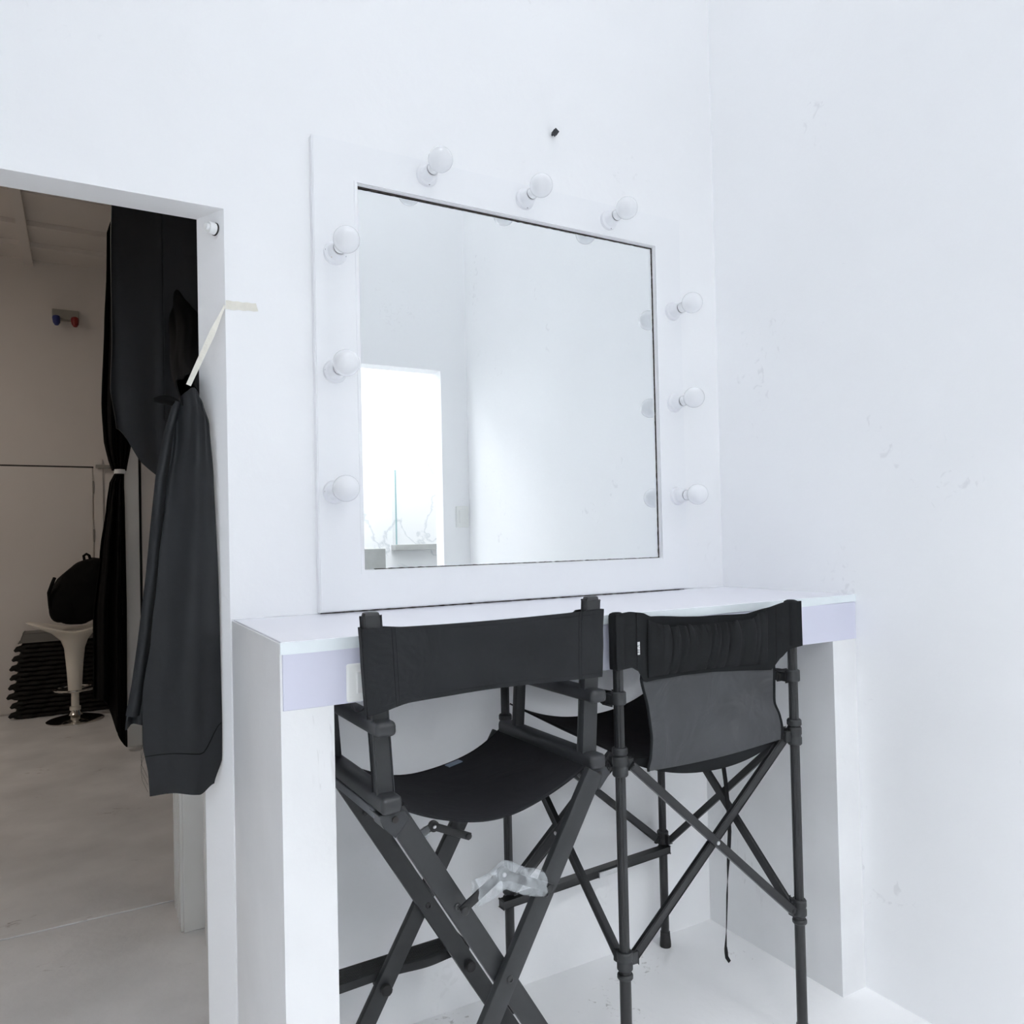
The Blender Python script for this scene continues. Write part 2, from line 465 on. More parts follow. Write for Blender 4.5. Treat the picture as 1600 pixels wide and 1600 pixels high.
# flush door in the far wall
t = thing('door_1', 'flush painted door in the dim far wall', 'door', (-0.65, 5.0, 0)); t['kind'] = 'structure'
obj('door_panel', box(B(), -1.10, -0.222, 4.985, 5.0, 0.01, 1.862, 0.003), 'back_wall', t)
obj('door_jamb', box(B(), -0.212, -0.15, 4.985, 5.0, 0, 1.93, 0.003), 'back_wall', t)
obj('gap_line', box(B(), -1.10, -0.214, 4.994, 4.9995, 1.862, 1.874), 'hole', t)
for z in (1.66, 1.28):
    obj('hinge', box(B(), -0.222, -0.212, 4.975, 4.99, z, z+0.10, 0.002), 'lamp_body', t)
obj('closer_arm', box(B(), -0.20, -0.09, 4.95, 4.985, 1.86, 1.885, 0.004), 'lamp_body', t)

# bathroom behind the opposite wall, seen only in the mirror
struct('wall_bath_back', box(B(), -1.1, 2.5, -3.45, -3.35, 0, 2.8), 'marble')
struct('wall_bath_left', box(B(), -1.2, -1.1, -3.45, YO-0.1, 0, 2.8), 'marble')
struct('wall_bath_right', box(B(), 2.4, 2.5, -3.35, YO-0.1, 0, 2.8), 'marble')
b = box(B(), -1.2, 2.5, -3.45, YO-0.1, 2.8, 2.9)
struct('ceiling_bath', b, 'ceiling')
struct('floor_bath', box(B(), -1.2, 2.5, -3.45, YO-0.1, -0.1, 0), 'marble')
tag(obj('tiled_ledge', box(B(), 0.21, 1.40, -3.34, -2.9, 0.0, 1.19, 0.004), 'tile'), 'low grey stone-faced ledge reflected at the mirror\'s lower left corner', 'ledge')
t = thing('glass_partition', 'upright glass panel with teal edge reflected low in the mirror', 'glass panel', (1.615, -3.3, 1.21))
obj('pane', box(B(), 1.611, 1.621, -3.345, -3.283, 1.2105, 1.738, 0.001), 'clear_glass', t)
obj('pane_edge', box(B(), 1.6105, 1.6215, -3.283, -3.278, 1.2105, 1.738, 0.001), 'glass_edge', t, label='teal polished edge')
tag(obj('stone_shelf', box(B(), 1.600, 2.39, -3.348, -3.27, 1.168, 1.209, 0.003), 'tile'), 'thin grey stone shelf under the reflected glass panel', 'shelf')

# lamps (out of frame): frame and diffuser of their own
def ceiling_lamp(x, y, z, sx, sy, m, label):
    t = thing('ceiling_lamp', label, 'lamp', (x, y, z))
    b = B()
    for a in ((x-sx/2-.03, x-sx/2, y-sy/2-.03, y+sy/2+.03), (x+sx/2, x+sx/2+.03, y-sy/2-.03, y+sy/2+.03),
              (x-sx/2, x+sx/2, y-sy/2-.03, y-sy/2), (x-sx/2, x+sx/2, y+sy/2, y+sy/2+.03)):
        box(b, *a, z-0.035, z, 0.003)
    obj('lamp_frame', b, 'plastic', t)
    obj('diffuser', box(B(), x-sx/2, x+sx/2, y-sy/2, y+sy/2, z-0.03, z-0.001), m, t)
ceiling_lamp(0.40, -1.15, ZC, 0.5, 0.5, 'lamp_main', 'square white panel lamp on the make-up room ceiling')
ceiling_lamp(1.30, -2.78, 2.8, 0.6, 0.6, 'lamp_bath', 'square white panel lamp at the right of the bathroom ceiling')
ceiling_lamp(-0.1, -2.78, 2.8, 0.6, 0.6, 'lamp_bath', 'square white panel lamp at the left of the bathroom ceiling')
ceiling_lamp(-2.2, 2.9, 3.45, 0.6, 0.6, 'lamp_back', 'dim warm panel lamp on the back room ceiling')

# ================================================================== VANITY COUNTER
t = thing('vanity_counter', 'white counter with lilac laminate top and front, on two plastered side piers', 'counter', (0.77, -0.25, 0))
WP, WR_, F_ = 0.0944, 0.094, 0.1205
b = B()
box(b, 0.0, WP, DY, -0.001, 0, H-F_)
box(b, 0.0, 0.004, DY+0.001, -0.001, H-F_, H-0.003)
obj('pier', b, 'pier', t, label='left pier with a grimy outer face')
obj('pier', box(B(), XR-WR_, XR-0.0005, DY, -0.001, 0, H-F_), 'pier', t)
obj('fascia', box(B(), 0.0042, XR-0.0005, DY-0.002, DY+0.016, H-F_, H-0.0205, 0.0008, 1), 'lilac', t)
obj('worktop', box(B(), 0.0044, XR-0.0005, DY+0.0015, -0.001, H-0.02, H, 0.0008, 1), 'lilac_top', t)
b = B()
NX = 60
for i in range(NX):          # slightly wavy hand-fitted edge band
    x0 = 0.0 + i*(XR-0.0005)/NX; x1 = 0.0 + (i+1)*(XR-0.0005)/NX
def ebf(u, v):
    x = 0.0005 + u*(XR-0.001)
    return (x, DY-0.0015 - 0.0006*math.sin(u*40), H-0.0205 + v*0.0205 - 0.0012*math.sin(u*23+1)*(1-v))
sheet(b, ebf, 80, 2, 0.004)
obj('edge_band', b, 'edge', t, label='pale blue-grey edge band')
def junct(u, v):
    x = 0.0005 + u*(XR-0.001)
    return (x, -0.0035 + 0.0025*v, H + 0.0004 + 0.0012*v + 0.0006*noise.noise(Vector((x*30, 0, 0))))
obj('sealant_bead', sheet(B(), junct, 120, 2, 0.001), 'frame', t)

# socket plate on the fascia, and the loop of cable under it
t = thing('light_switch', 'ivory rocker switch plate on the lilac counter front, half behind the left chair', 'switch', (0.155, DY, 0.98))
obj('plate', box(B(), 0.116, 0.194, DY-0.010, DY-0.002, 0.9455, 1.0155, 0.004, 3), 'switch', t)
rk = obj('rocker', box(B(), 0.134, 0.176, DY-0.014, DY-0.009, 0.961, 1.0015, 0.0015), 'switch', t)
pts = [(0.128 + 0.016*(1-math.cos(a)) , DY+0.008, 0.948 - 0.024*math.sin(a)) for a in [PI*k/16 for k in range(17)]]
tag(obj('cable_loop', tube(B(), pts, 0.0016, 8), 'cable', smooth=True), 'thin black loop of cable drooping below the counter front switch', 'cable')

# ================================================================== MIRROR
t = thing('vanity_mirror', 'large mirror in a wide flat white frame standing on the counter against the wall', 'mirror', (0.785, -0.011, H))
MX0, MX1, MZ0, MZ1 = 0.3136, 1.2659, 1.1669, 2.1352
FX0, FX1, FZ0, FZ1 = 0.1996, 1.3713, H+0.0035, 2.2359
FY = -0.0224
def plate_with_hole(bm, o, i, y0, y1):
    (ox0, ox1, oz0, oz1), (ix0, ix1, iz0, iz1) = o, i
    O = [(ox0, oz0), (ox1, oz0), (ox1, oz1), (ox0, oz1)]; I = [(ix0, iz0), (ix1, iz0), (ix1, iz1), (ix0, iz1)]
    V = {}
    for k in range(4):
        for n_, (x, z) in (('o', O[k]), ('i', I[k])):
            for s, y in (('f', y0), ('b', y1)):
                V[n_, s, k] = bm.verts.new((x, y, z))
    for k in range(4):
        j = (k+1) % 4
        bm.faces.new((V['o', 'f', k], V['o', 'f', j], V['i', 'f', j], V['i', 'f', k]))
        bm.faces.new((V['o', 'b', k], V['i', 'b', k], V['i', 'b', j], V['o', 'b', j]))
        bm.faces.new((V['o', 'f', k], V['o', 'b', k], V['o', 'b', j], V['o', 'f', j]))
        bm.faces.new((V['i', 'f', k], V['i', 'f', j], V['i', 'b', j], V['i', 'b', k]))
    es = [e for e in bm.edges if abs(e.verts[0].co.y-y0) < 1e-6 and abs(e.verts[1].co.y-y0) < 1e-6]
    keep = []
    for e in es:
        a, c = e.verts
        if abs(a.co.x-c.co.x) < 1e-6 or abs(a.co.z-c.co.z) < 1e-6: keep.append(e)
    bmesh.ops.bevel(bm, geom=keep, offset=0.0025, segments=2, affect='EDGES')
    return bm
obj('frame', plate_with_hole(B(), (FX0, FX1, FZ0, FZ1), (MX0, MX1, MZ0, MZ1), FY, -0.0005), 'frame', t)
b = plate_with_hole(B(), (MX0-0.005, MX1+0.005, MZ0-0.007, MZ1+0.006), (MX0+0.004, MX1-0.0035, MZ0+0.004, MZ1-0.0035), FY-0.0022, FY+0.004)
# thin stop moulding round the glass, painted with the frame
obj('moulding', plate_with_hole(B(), (MX0-0.012, MX1+0.010, MZ0-0.012, MZ1+0.008), (MX0, MX1, MZ0, MZ1), FY-0.0016, FY+0.002), 'frame', t)
b.free()
gl = B()
YG = -0.0075
A = math.radians(-0.2)
def gy(x): return YG - (x-0.79)*math.tan(A)*-1
x0, x1, z0, z1 = MX0+0.0005, MX1-0.0005, MZ0+0.0005, MZ1-0.0005
f = [gl.verts.new(p) for p in ((x0, gy(x0), z0), (x1, gy(x1), z0), (x1, gy(x1), z1), (x0, gy(x0), z1))]
k_ = [gl.verts.new(p) for p in ((x0, gy(x0)+0.003, z0), (x1, gy(x1)+0.003, z0), (x1, gy(x1)+0.003, z1), (x0, gy(x0)+0.003, z1))]
gl.faces.new(f)
gl.faces.new(k_[::-1])
for i in range(4):
    j = (i+1) % 4; gl.faces.new((f[i], k_[i], k_[j], f[j]))
obj('mirror_glass', gl, 'mirror', t)
def ragged(bm, p0, p1, w, y, n=160, seed=0, along='x', rag=0.6):
    """dark line with a ragged edge, for hand-cut gaps and a drawn shadow line"""
    def fn(u, v):
        s = lerp(p0[0], p1[0], u), lerp(p0[1], p1[1], u)
        ww = w*(1 + rag*noise.noise(Vector((u*70+seed, seed, 0))))
        q = (v-0.5)*ww
        return (s[0] + (q if along == 'z' else 0), y, s[1] + (q if along == 'x' else 0))
    return sheet(bm, fn, n, 1, 0.0012)
obj('gap_line', ragged(B(), (MX0+0.004, MZ1-0.0015), (MX1, MZ1-0.0015), 0.0045, -0.0095, seed=3), 'caulk_shadow', t, label='dark ragged gap along the top of the glass')
obj('gap_line', ragged(B(), (MX1-0.002, MZ0), (MX1-0.002, MZ1-0.002), 0.004, -0.0095, seed=9, along='z'), 'caulk_shadow', t, label='dark gap down the right side of the glass')
obj('gap_line', ragged(B(), (MX0+0.03, MZ0+0.001), (MX1, MZ0+0.001), 0.0022, -0.0095, seed=15, rag=1.2), 'caulk_shadow', t)
obj('shadow_strip', ragged(B(), (FX0+0.001, H+0.002), (FX1-0.02, H+0.0016), 0.0022, FY+0.001, seed=21, rag=1.1), 'caulk_shadow', t, label='dark strip drawn as the shadow line in the gap under the frame')  # dark strip stands in for the shadow line below the frame

# ================================================================== BULBS
def bulb_parts(t, sag, tiltz, holes, kind):
    ax = Vector((tiltz, -1, sag)).normalized()
    base = Vector((0, -0.038, 0))
    obj('socket_gap', lathe(B(), [(0.0152, 0.0), (0.0152, 0.0062)], base, ax, 24), 'hole', t, smooth=True, world=False)
    r = 0.0315
    prof = [(0.0155, 0.0055), (0.0158, 0.014), (0.0165, 0.022), (0.0195, 0.0285)]
    c = 0.0285 + math.sqrt(r*r - 0.0195**2)
    a0 = math.asin(0.0195/r)
    for k in range(1, 41):
        a = a0 + (PI-a0)*k/40
        prof.append((r*math.sin(a) if k < 40 else 0.0, c - r*math.cos(a)))
    bo = obj('bulb', lathe(B(), prof, base, ax, 88), 'bulb', t, smooth=True, world=False, angle=60)
    for (hx, hz) in holes:
        obj('screw_hole', lathe(B(), [(0.0026, 0.0), (0.0026, 0.0012), (0.0018, 0.0013)], (hx, -0.0085, hz), (0, -1, 0), 10), 'hole', t, world=False)
BUL = [
    # x, z, label
    (0.252, 1.949, 'white globe bulb at the top of the mirror\'s left side'),
    (0.246, 1.656, 'white globe bulb midway down the mirror\'s left side'),
    (0.240, 1.360, 'white globe bulb at the bottom of the mirror\'s left side'),
    (0.501, 2.195, 'white globe bulb at the left of the three above the mirror'),
    (0.799, 2.191, 'white globe bulb in the middle of the three above the mirror'),
    (1.090, 2.185, 'white globe bulb at the right of the three above the mirror'),
    (1.332, 1.941, 'white globe bulb at the top of the mirror\'s right side'),
    (1.330, 1.651, 'white globe bulb midway down the mirror\'s right side'),
    (1.334, 1.359, 'white globe bulb at the bottom of the mirror\'s right side'),
]
HOLD_ME = None
for i, (x, z, lab) in enumerate(BUL):
    t = thing('bulb_fitting', lab, 'light bulb', (x, FY, z), group='bulbs around the mirror')
    prof = [(0.0285, 0.0), (0.0290, 0.004), (0.0275, 0.009), (0.0215, 0.012), (0.0195, 0.018), (0.0185, 0.036), (0.0175, 0.0405), (0.0145, 0.041)]
    if HOLD_ME is None:
        h = obj('lamp_holder', lathe(B(), prof, (0, 0, 0), (0, -1, 0), 72), 'porcelain', t, smooth=True, world=False)
        HOLD_ME = h.data
    else:
        h = bpy.data.objects.new('lamp_holder', HOLD_ME); COL.objects.link(h); h.parent = t
    left, top = i < 3, 3 <= i < 6
    if left: holes = [(-0.024, 0.003), (0.0235, -0.006)] if i == 0 else [(-0.024, 0.001)]
    elif top: holes = [(0.0045, 0.024), (0.004, -0.0245)]
    else: holes = [(-0.0235, 0.001)]
    bulb_parts(t, 0.06 if i != 8 else 0.0, 0.03 if left else 0.0, holes, i)
    if i == 0:
        obj('terminal', box(B(), -0.0135, -0.0105, -0.0165, -0.0135, -0.0165, -0.0125, 0.0005), 'brass', t, world=False)

# dark hook in the wall above, white fitting on the jamb, masking tape
t = thing('wall_hook', 'small dark metal hook in the wall above the mirror', 'hook', (0.912, -0.001, 2.413))
b = B(); lathe(b, [(0.0035, 0), (0.0035, 0.006), (0.003, 0.018)], (0.912, 0, 2.413), (0, -1, 0), 10)
obj('peg', b, 'hook', t, smooth=True)
b = bar(B(), (0.912, -0.016, 2.406), (0.912, -0.018, 2.419), 0.011, 0.009, (0, 1, 0), 0.002)
bmesh.ops.rotate(b, cent=(0.912, -0.017, 2.413), matrix=Matrix.Rotation(0.6, 3, 'Y'), verts=b.verts)
obj('hook_head', b, 'hook', t)

def jx(y): return -0.0028 - (0.0505-0.0028)/TH*y      # jamb face
t = thing('door_fitting', 'small white plastic fitting screwed to the top of the doorway jamb', 'fitting', (jx(.028), .028, 1.979))
b = lathe(B(), [(0.0150, 0), (0.0150, 0.002), (0.0140, 0.0032)], (jx(.028), .028, 1.979), (-1, -0.45, 0), 22)
obj('backplate', b, 'hole', t, smooth=True)
b = lathe(B(), [(0.0135, 0.003), (0.0135, 0.017), (0.0125, 0.019), (0.0075, 0.019), (0.0075, 0.025), (0.005, 0.026)], (jx(.028), .028, 1.979), (-1, -0.45, 0), 24)
obj('barrel', b, 'plastic', t, smooth=True)

# ================================================================== CURTAINS
def wob(x, y, z, s=1.0): return noise.noise(Vector((x, y, z)))*s
t = thing('doorway_curtain', 'black satin curtain bunched up and hanging in the doorway by the jamb', 'curtain', (-0.05, 0.3, 0))
# 1) broad panel hung in the passage in front of the second frame
LE = [(0.0, -0.178), (0.22, -0.205), (0.45, -0.214), (0.75, -0.214), (0.88, -0.220), (1.0, -0.205)]
def panel(u, v):
    # u across, v from top (z 2.62) down to the diagonal hem
    xl = interp(v, LE); xr = lerp(-0.026, -0.034, smooth01(v))
    x = lerp(xl, xr, u)
    hem = lerp(1.545, 1.425, smooth01(u)) + 0.05*(1-smooth01(u*2.4)) - 0.012*math.sin(u*PI)
    z = lerp(2.615, hem, v)
    y = 0.70 + 0.034*math.sin(u*5.5+1.2)*(1-0.35*v) + 0.003*math.sin(u*13+v*2) + 0.02*smooth01(v)*math.sin(u*4)
    return (x, y, z)
obj('curtain_panel', sheet(B(), panel, 60, 50, 0.004), 'curtain', t, smooth=True, angle=60)
# 2) strip at the right of the panel, further back against the frame
def strip(u, v):
    x = lerp(-0.075, 0.058, u) ; z = lerp(2.615, 1.62 + 0.35*smooth01(u)*0, v)
    y = 0.655 + 0.012*math.sin(u*5+1) + 0.005*math.sin(v*6)
    return (x, y, z)
obj('curtain_strip', sheet(B(), strip, 14, 20, 0.004), 'curtain', t, smooth=True, angle=60)
# 3) bunch gathered forward to the tape
def bunch(u, v):
    # v: 0 far/high on the panel, 1 at the tape point near the jamb
    c = Vector((lerp(-0.022, -0.083, smooth01(v)), lerp(0.66, 0.045, v), lerp(1.93, 1.60, v**0.8)))
    r = lerp(0.050, 0.028, smooth01(v)) * (1 + 0.16*math.sin(4*2*PI*u + 3*v) + 0.05*math.sin(7*2*PI*u - 4*v))
    a = 2*PI*u
    x = c.x + r*math.cos(a)*0.75
    return (min(x, 0.030 if c.y > 0.1 else -0.03), c.y, c.z + r*math.sin(a)*(1.6-0.4*v))
obj('curtain_bunch', sheet(B(), bunch, 48, 24, 0.003), 'curtain_dark', t, smooth=True, angle=60)  # same cloth as the panel; darker material stands in for its shade
# 4) tail hanging down at the jamb
TL = [(0.0, -0.108), (0.10, -0.112), (0.25, -0.130), (0.45, -0.150), (0.62, -0.166), (0.75, -0.185), (0.88, -0.186), (0.95, -0.176), (1.0, -0.174)]
TR = [(0.0, -0.052), (0.06, -0.038), (0.2, -0.030), (0.5, -0.024), (0.85, -0.021), (0.94, -0.022), (1.0, -0.040)]
TOP = 1.622
def tail(u, v):
    xl, xr = interp(v, TL), interp(v, TR)
    x = lerp(xl, xr, u)
    hem = 0.678 - 0.014*smooth01((u-0.35)*1.6) + 0.022*smooth01((u-0.75)*4)
    z = lerp(TOP - 0.05*(1-u)*(1-v) - 0.055*max(0, (u-0.55)/0.45)**2*(1-v), hem, v)
    amp = 0.016*(1-0.55*v)
    y = 0.045 + amp*math.sin(u*6.5 + 0.9 - 0.9*v) - 0.018*math.sin(PI*u)*smooth01(v*1.5) + 0.004*math.sin(u*15+v*4)*(1-v)**2 + 0.006*noise.noise(Vector((u*3, v*6, 4.4)))*v
    y = y - 0.03*smooth01((u-0.7)*3)*(1-0.5*v)
    return (x, y, z)
tl = obj('curtain_tail', sheet(B(), tail, 56, 90, 0.004), 'curtain', t, smooth=True, angle=60)
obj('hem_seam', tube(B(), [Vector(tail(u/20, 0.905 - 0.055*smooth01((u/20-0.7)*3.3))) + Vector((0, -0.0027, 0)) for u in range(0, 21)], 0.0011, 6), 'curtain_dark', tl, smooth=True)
for k in range(3):
    zz = 0.80 - 0.016*k
    pts = [(-0.186, 0.036, zz), (-0.190-0.003*random.random(), 0.034, zz-0.02), (-0.189, 0.035, zz-0.05), (-0.178, 0.036, zz-0.078)]
    obj('loose_thread', tube(B(), pts, 0.00028, 5), 'web', tl)
def edge_fold(u, v):
    # rolled inner edge that falls from the knot to the left of the tail
    pts = [(-0.098, 1.575), (-0.118, 1.50), (-0.136, 1.40), (-0.146, 1.30), (-0.158, 1.17), (-0.176, 1.02), (-0.188, 0.93), (-0.200, 0.86)]
    k = v*(len(pts)-1); i = min(int(k), len(pts)-2); f_ = k-i
    x = lerp(pts[i][0], pts[i+1][0], f_); z = lerp(pts[i][1], pts[i+1][1], f_)
    w = lerp(0.016, 0.024, v); a = lerp(-0.5, 1.0, u)*PI
    return (x + w*(u-0.5)*1.5, 0.062 - 0.008*math.cos(a), z - 0.004*math.sin(u*PI))
obj('edge_fold', sheet(B(), edge_fold, 12, 50, 0.003), 'curtain', t, smooth=True, angle=60)
def lower_fold(u, v):
    xl = lerp(-0.178, -0.218, smooth01(v)); xr = lerp(-0.160, -0.176, v)
    z = lerp(0.99, 0.825 + 0.012*math.sin(u*PI), v)
    return (lerp(xl, xr, u), 0.075 + 0.012*math.sin(u*7), z)
obj('loose_fold', sheet(B(), lower_fold, 12, 16, 0.004), 'curtain', t, smooth=True, angle=60)
def knot_flap(u, v):
    x = lerp(-0.152, -0.088, u); w = 0.010*math.sin(PI*min(1, u*0.9+0.08))
    return (x, 0.062 - 0.004*math.sin(PI*v), 1.573 + 0.014*u - 0.012*u*u*2 + (v-0.5)*2*w)
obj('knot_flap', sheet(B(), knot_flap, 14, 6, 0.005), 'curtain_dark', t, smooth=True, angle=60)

t = thing('masking_tape', 'strip of cream masking tape holding the black curtain to the doorway corner', 'tape', (0.0, 0, 1.8))
def tp(u, v):
    x = lerp(-0.002, 0.066 + 0.005*(1-v), u)
    return (x, -0.0008 - 0.0006*math.sin(u*9)*v, 1.7845 + 0.004*u + v*(0.021 - 0.003*u) + 0.0007*math.sin(u*20))
obj('stuck_end', sheet(B(), tp, 20, 3, 0.0006), 'tape', t)
def tp2(u, v):
    p = Vector((-0.004, -0.002, 1.793)).lerp(Vector((-0.082, 0.024, 1.606)), u)
    w = lerp(0.004, 0.0125, smooth01(u*2.5))*lerp(1, 0.75, u)
    d = Vector((-0.078, 0.026, -0.187)).normalized(); s = d.cross(Vector((0.15, -1, 0.1))).normalized()
    tw = Matrix.Rotation(0.5*u, 3, d)
    return p + tw @ s*((v-0.5)*2*w*0.6)
obj('stretched_strip', sheet(B(), tp2, 24, 3, 0.0006), 'tape', t)

# tied dark curtain in the back room
t = thing('tied_curtain', 'dark black curtain tied at its waist with a white band in the back room', 'curtain', (-0.15, 3.40, 0))
CL = [(0.0, -0.15), (0.62, -0.150)]
def upper(u, v):
    z = lerp(3.44, 1.70, v)
    xl = interp(z, [(1.66, -0.118), (1.74, -0.150), (1.86, -0.176), (2.1, -0.186), (2.6, -0.165), (2.9, -0.150), (3.15, -0.145), (3.3, -0.10), (3.45, -0.08)])
    xr = interp(z, [(1.66, -0.070), (1.74, -0.052), (1.86, -0.03), (2.3, 0.01), (3.45, 0.02)])
    f_ = 0.035*smooth01((z-1.66)/0.4)
    return (lerp(xl, xr, u), 3.36 + f_*math.sin(u*16) + 0.012*math.sin(u*35+z), z)
obj('drape', sheet(B(), upper, 70, 30, 0.006), 'curtain_dark', t, smooth=True, angle=60)
def lower(u, v):
    z0 = lerp(0.33, 0.02, smooth01((u-0.25)*1.33))
    z = lerp(1.695, z0, v)
    xl = interp(z, [(0.0, -0.255), (0.83, -0.245), (1.2, -0.205), (1.5, -0.165), (1.62, -0.150), (1.695, -0.115)])
    xr = interp(z, [(0.0, -0.075), (0.9, -0.068), (1.695, -0.072)])
    f_ = 0.04*smooth01((1.70-z)/0.4)
    return (lerp(xl, xr, u), 3.36 + f_*math.sin(u*15+0.5) + 0.01*math.sin(u*33), z)
obj('drape', sheet(B(), lower, 70, 40, 0.006), 'curtain_dark', t, smooth=True, angle=60)
obj('tie_band', lathe(B(), [(0.030, -0.013), (0.032, -0.011), (0.032, 0.011), (0.030, 0.013)], (-0.094, 3.36, 1.695), (0, 0, 1), 24), 'plastic', t, smooth=True, label='white band around the curtain')

# ================================================================== BACK ROOM THINGS
t = thing('bar_stool', 'ivory trumpet-shaped bar stool with chrome ring and base under the backpack', 'stool', (-0.355, 4.51, 0))
c = Vector((-0.355, 4.51, 0))
obj('base_disc', lathe(B(), [(0.185, 0.0), (0.185, 0.006), (0.17, 0.014), (0.12, 0.026), (0.05, 0.042), (0.032, 0.062), (0.030, 0.075)], c, n=40), 'chrome', t, smooth=True)
obj('gas_column', lathe(B(), [(0.036, 0.075), (0.036, 0.10), (0.026, 0.102), (0.024, 0.30)], c, n=24), 'stool', t, smooth=True)
b = B()
ring = [c + Vector((0.135*math.cos(a), 0.135*math.sin(a)+0.03, 0.222)) for a in [2*PI*k/40 for k in range(41)]]
tube(b, ring, 0.008, 10, caps=False)
tube(b, [c + Vector((-0.02, 0, 0.222)), c + Vector((-0.09, 0.12, 0.222))], 0.006, 8); tube(b, [c + Vector((0.02, 0, 0.222)), c + Vector((0.09, 0.12, 0.222))], 0.006, 8)
obj('foot_ring', b, 'chrome', t, smooth=True)
b = B()
n = 40
prof = [(0.042, 0.20), (0.048, 0.30), (0.056, 0.42), (0.066, 0.52), (0.085, 0.575), (0.125, 0.615), (0.20, 0.650), (0.215, 0.668), (0.20, 0.674), (0.15, 0.660), (0.08, 0.650)]
rings = []
for r, h in prof:
    row = []
    for k in range(n):
        a = 2*PI*k/n
        sx = smooth01((r-0.07)/0.13)
        rx = r*(1 + sx*(0.38 if math.cos(a) < 0 else -0.05)*abs(math.cos(a)))
        zz = h + sx*(0.020*math.cos(2*a) + (0.030 if math.cos(a) < 0 else 0.012)*abs(math.cos(a)))
        row.append(b.verts.new(c + Vector((rx*math.cos(a), r*0.95*math.sin(a), zz))))
    rings.append(row)
for i in range(len(rings)-1):
    for k in range(n):
        b.faces.new((rings[i][k], rings[i][(k+1) % n], rings[i+1][(k+1) % n], rings[i+1][k]))
b.faces.new(rings[0][::-1]); b.faces.new(rings[-1])
obj('seat_shell', b, 'stool', t, smooth=True, angle=70)

t = thing('backpack', 'black rounded backpack standing on the ivory bar stool', 'bag', (-0.32, 4.50, 0.68))
b = B()
bmesh.ops.create_icosphere(b, subdivisions=4, radius=1.0)
for v in b.verts:
    p = v.co.copy()
    s = lambda q, e: math.copysign(abs(q)**e, q)
    x, y, z = s(p.x, .72), s(p.y, .8), s(p.z, .75)
    zz = z*0.235
    x = x*0.185 + 0.02*z
    if z > 0: x += 0.05*z
    if p.x < 0 and z > 0.1: x += 0.07*z
    v.co = Vector((-0.325 + x, 4.50 + y*0.115, 0.925 + zz)) + v.co*0.012*noise.noise(v.co*3.0)
obj('bag_body', b, 'bag', t, smooth=True, angle=80)
b = B(); bmesh.ops.create_icosphere(b, subdivisions=3, radius=1.0)
for v in b.verts:
    s = lambda q, e: math.copysign(abs(q)**e, q)
    v.co = Vector((-0.425 + s(v.co.x, .7)*0.085, 4.44 + s(v.co.y, .8)*0.06, 0.84 + s(v.co.z, .7)*0.13))
obj('pocket', b, 'bag', t, smooth=True, angle=80)
pts = [(-0.285, 4.50, 1.145), (-0.29, 4.50, 1.178), (-0.272, 4.50, 1.192), (-0.255, 4.50, 1.18), (-0.247, 4.50, 1.145)]
obj('handle', tube(B(), pts, 0.010, 8), 'bag', t, smooth=True)
pts = [(-0.47, 4.40, 1.03), (-0.485, 4.38, 0.99), (-0.505, 4.38, 0.93), (-0.50, 4.40, 0.84), (-0.47, 4.42, 0.76)]
obj('strap', tube(B(), pts, 0.012, 8), 'bag', t, smooth=True)

# stack of folded padded cloths on the floor
words = ['lowest folded black cloth, on the floor, of the stack behind the stool', 'second folded black cloth from the floor in the stack behind the stool',
         'third folded black cloth from the floor in the stack behind the stool', 'fourth folded black cloth from the floor in the stack behind the stool',
         'fifth folded black cloth from the floor in the stack behind the stool', 'sixth folded black cloth from the floor in the stack behind the stool',
         'seventh folded black cloth, just under the topmost one, behind the stool', 'topmost folded black cloth of the stack, under the grey board']
HL = 0.068
for k in range(8):
    z0 = 0.0 + k*HL
    xl = -0.745 + 0.012*math.sin(k*2.1) + 0.010*k*(0.4 if k > 4 else 0.0)
    rnd = k*3.7
    t = thing('folded_cloth', words[k], 'cloth', (-0.45, 4.87, z0), group='stack of folded black cloths')
    for j, (za, zb) in enumerate(((0.001, 0.031), (0.034, 0.066))):
        def lay(u, v, za=za, zb=zb, j=j):
            return None
        b = B()
        nu, nv = 40, 14
        R_ = []
        for i in range(nu+1):
            ring = []
            u = i/nu
            x = lerp(xl + 0.01*j, -0.12, u)
            wv = 0.005*math.sin(u*30 + rnd) + 0.003*math.sin(u*61 + rnd*2)
            h2 = (zb-za)/2; zc = z0 + (za+zb)/2
            # a rounded slab section: front and back bulge
            for m_ in range(16):
                a = 2*PI*m_/16
                yy = 4.87 + math.copysign(abs(math.cos(a))**0.35, math.cos(a))*0.105 + (wv*1.5 if math.cos(a) < 0 else 0)
                zz = zc + math.copysign(abs(math.sin(a))**0.6, math.sin(a))*h2 + (wv*0.45)*(1 if 0 < k < 7 or j else 0)*0.5
                e = min(1, min(u, 1-u)*25 + 0.35)
                ring.append(b.verts.new((x, yy, max(z0+0.0005, zc + (zz-zc)*e))))
            R_.append(ring)
        for i in range(nu):
            for m_ in range(16):
                b.faces.new((R_[i][m_], R_[i][(m_+1) % 16], R_[i+1][(m_+1) % 16], R_[i+1][m_]))
        b.faces.new(R_[0][::-1]); b.faces.new(R_[-1])
        obj('fold', b, 'blanket', t, smooth=True, angle=60)
    # rolled corner that sticks out on the left
    b = tube(B(), [(xl+0.03, 4.80, z0+0.036), (xl-0.012, 4.785, z0+0.032), (xl-0.030, 4.78, z0+0.018)], [0.026, 0.020, 0.009], 10)
    obj('loose_corner', b, 'blanket', t, smooth=True)
b = bar(B(), (-0.71, 4.84, 0.585), (-0.12, 4.84, 0.588), 0.20, 0.07, (0, 0, 1), 0.006)
for v in b.verts:
    if v.co.x < -0.6 and v.co.z > 0.59: v.co.x += 0.03
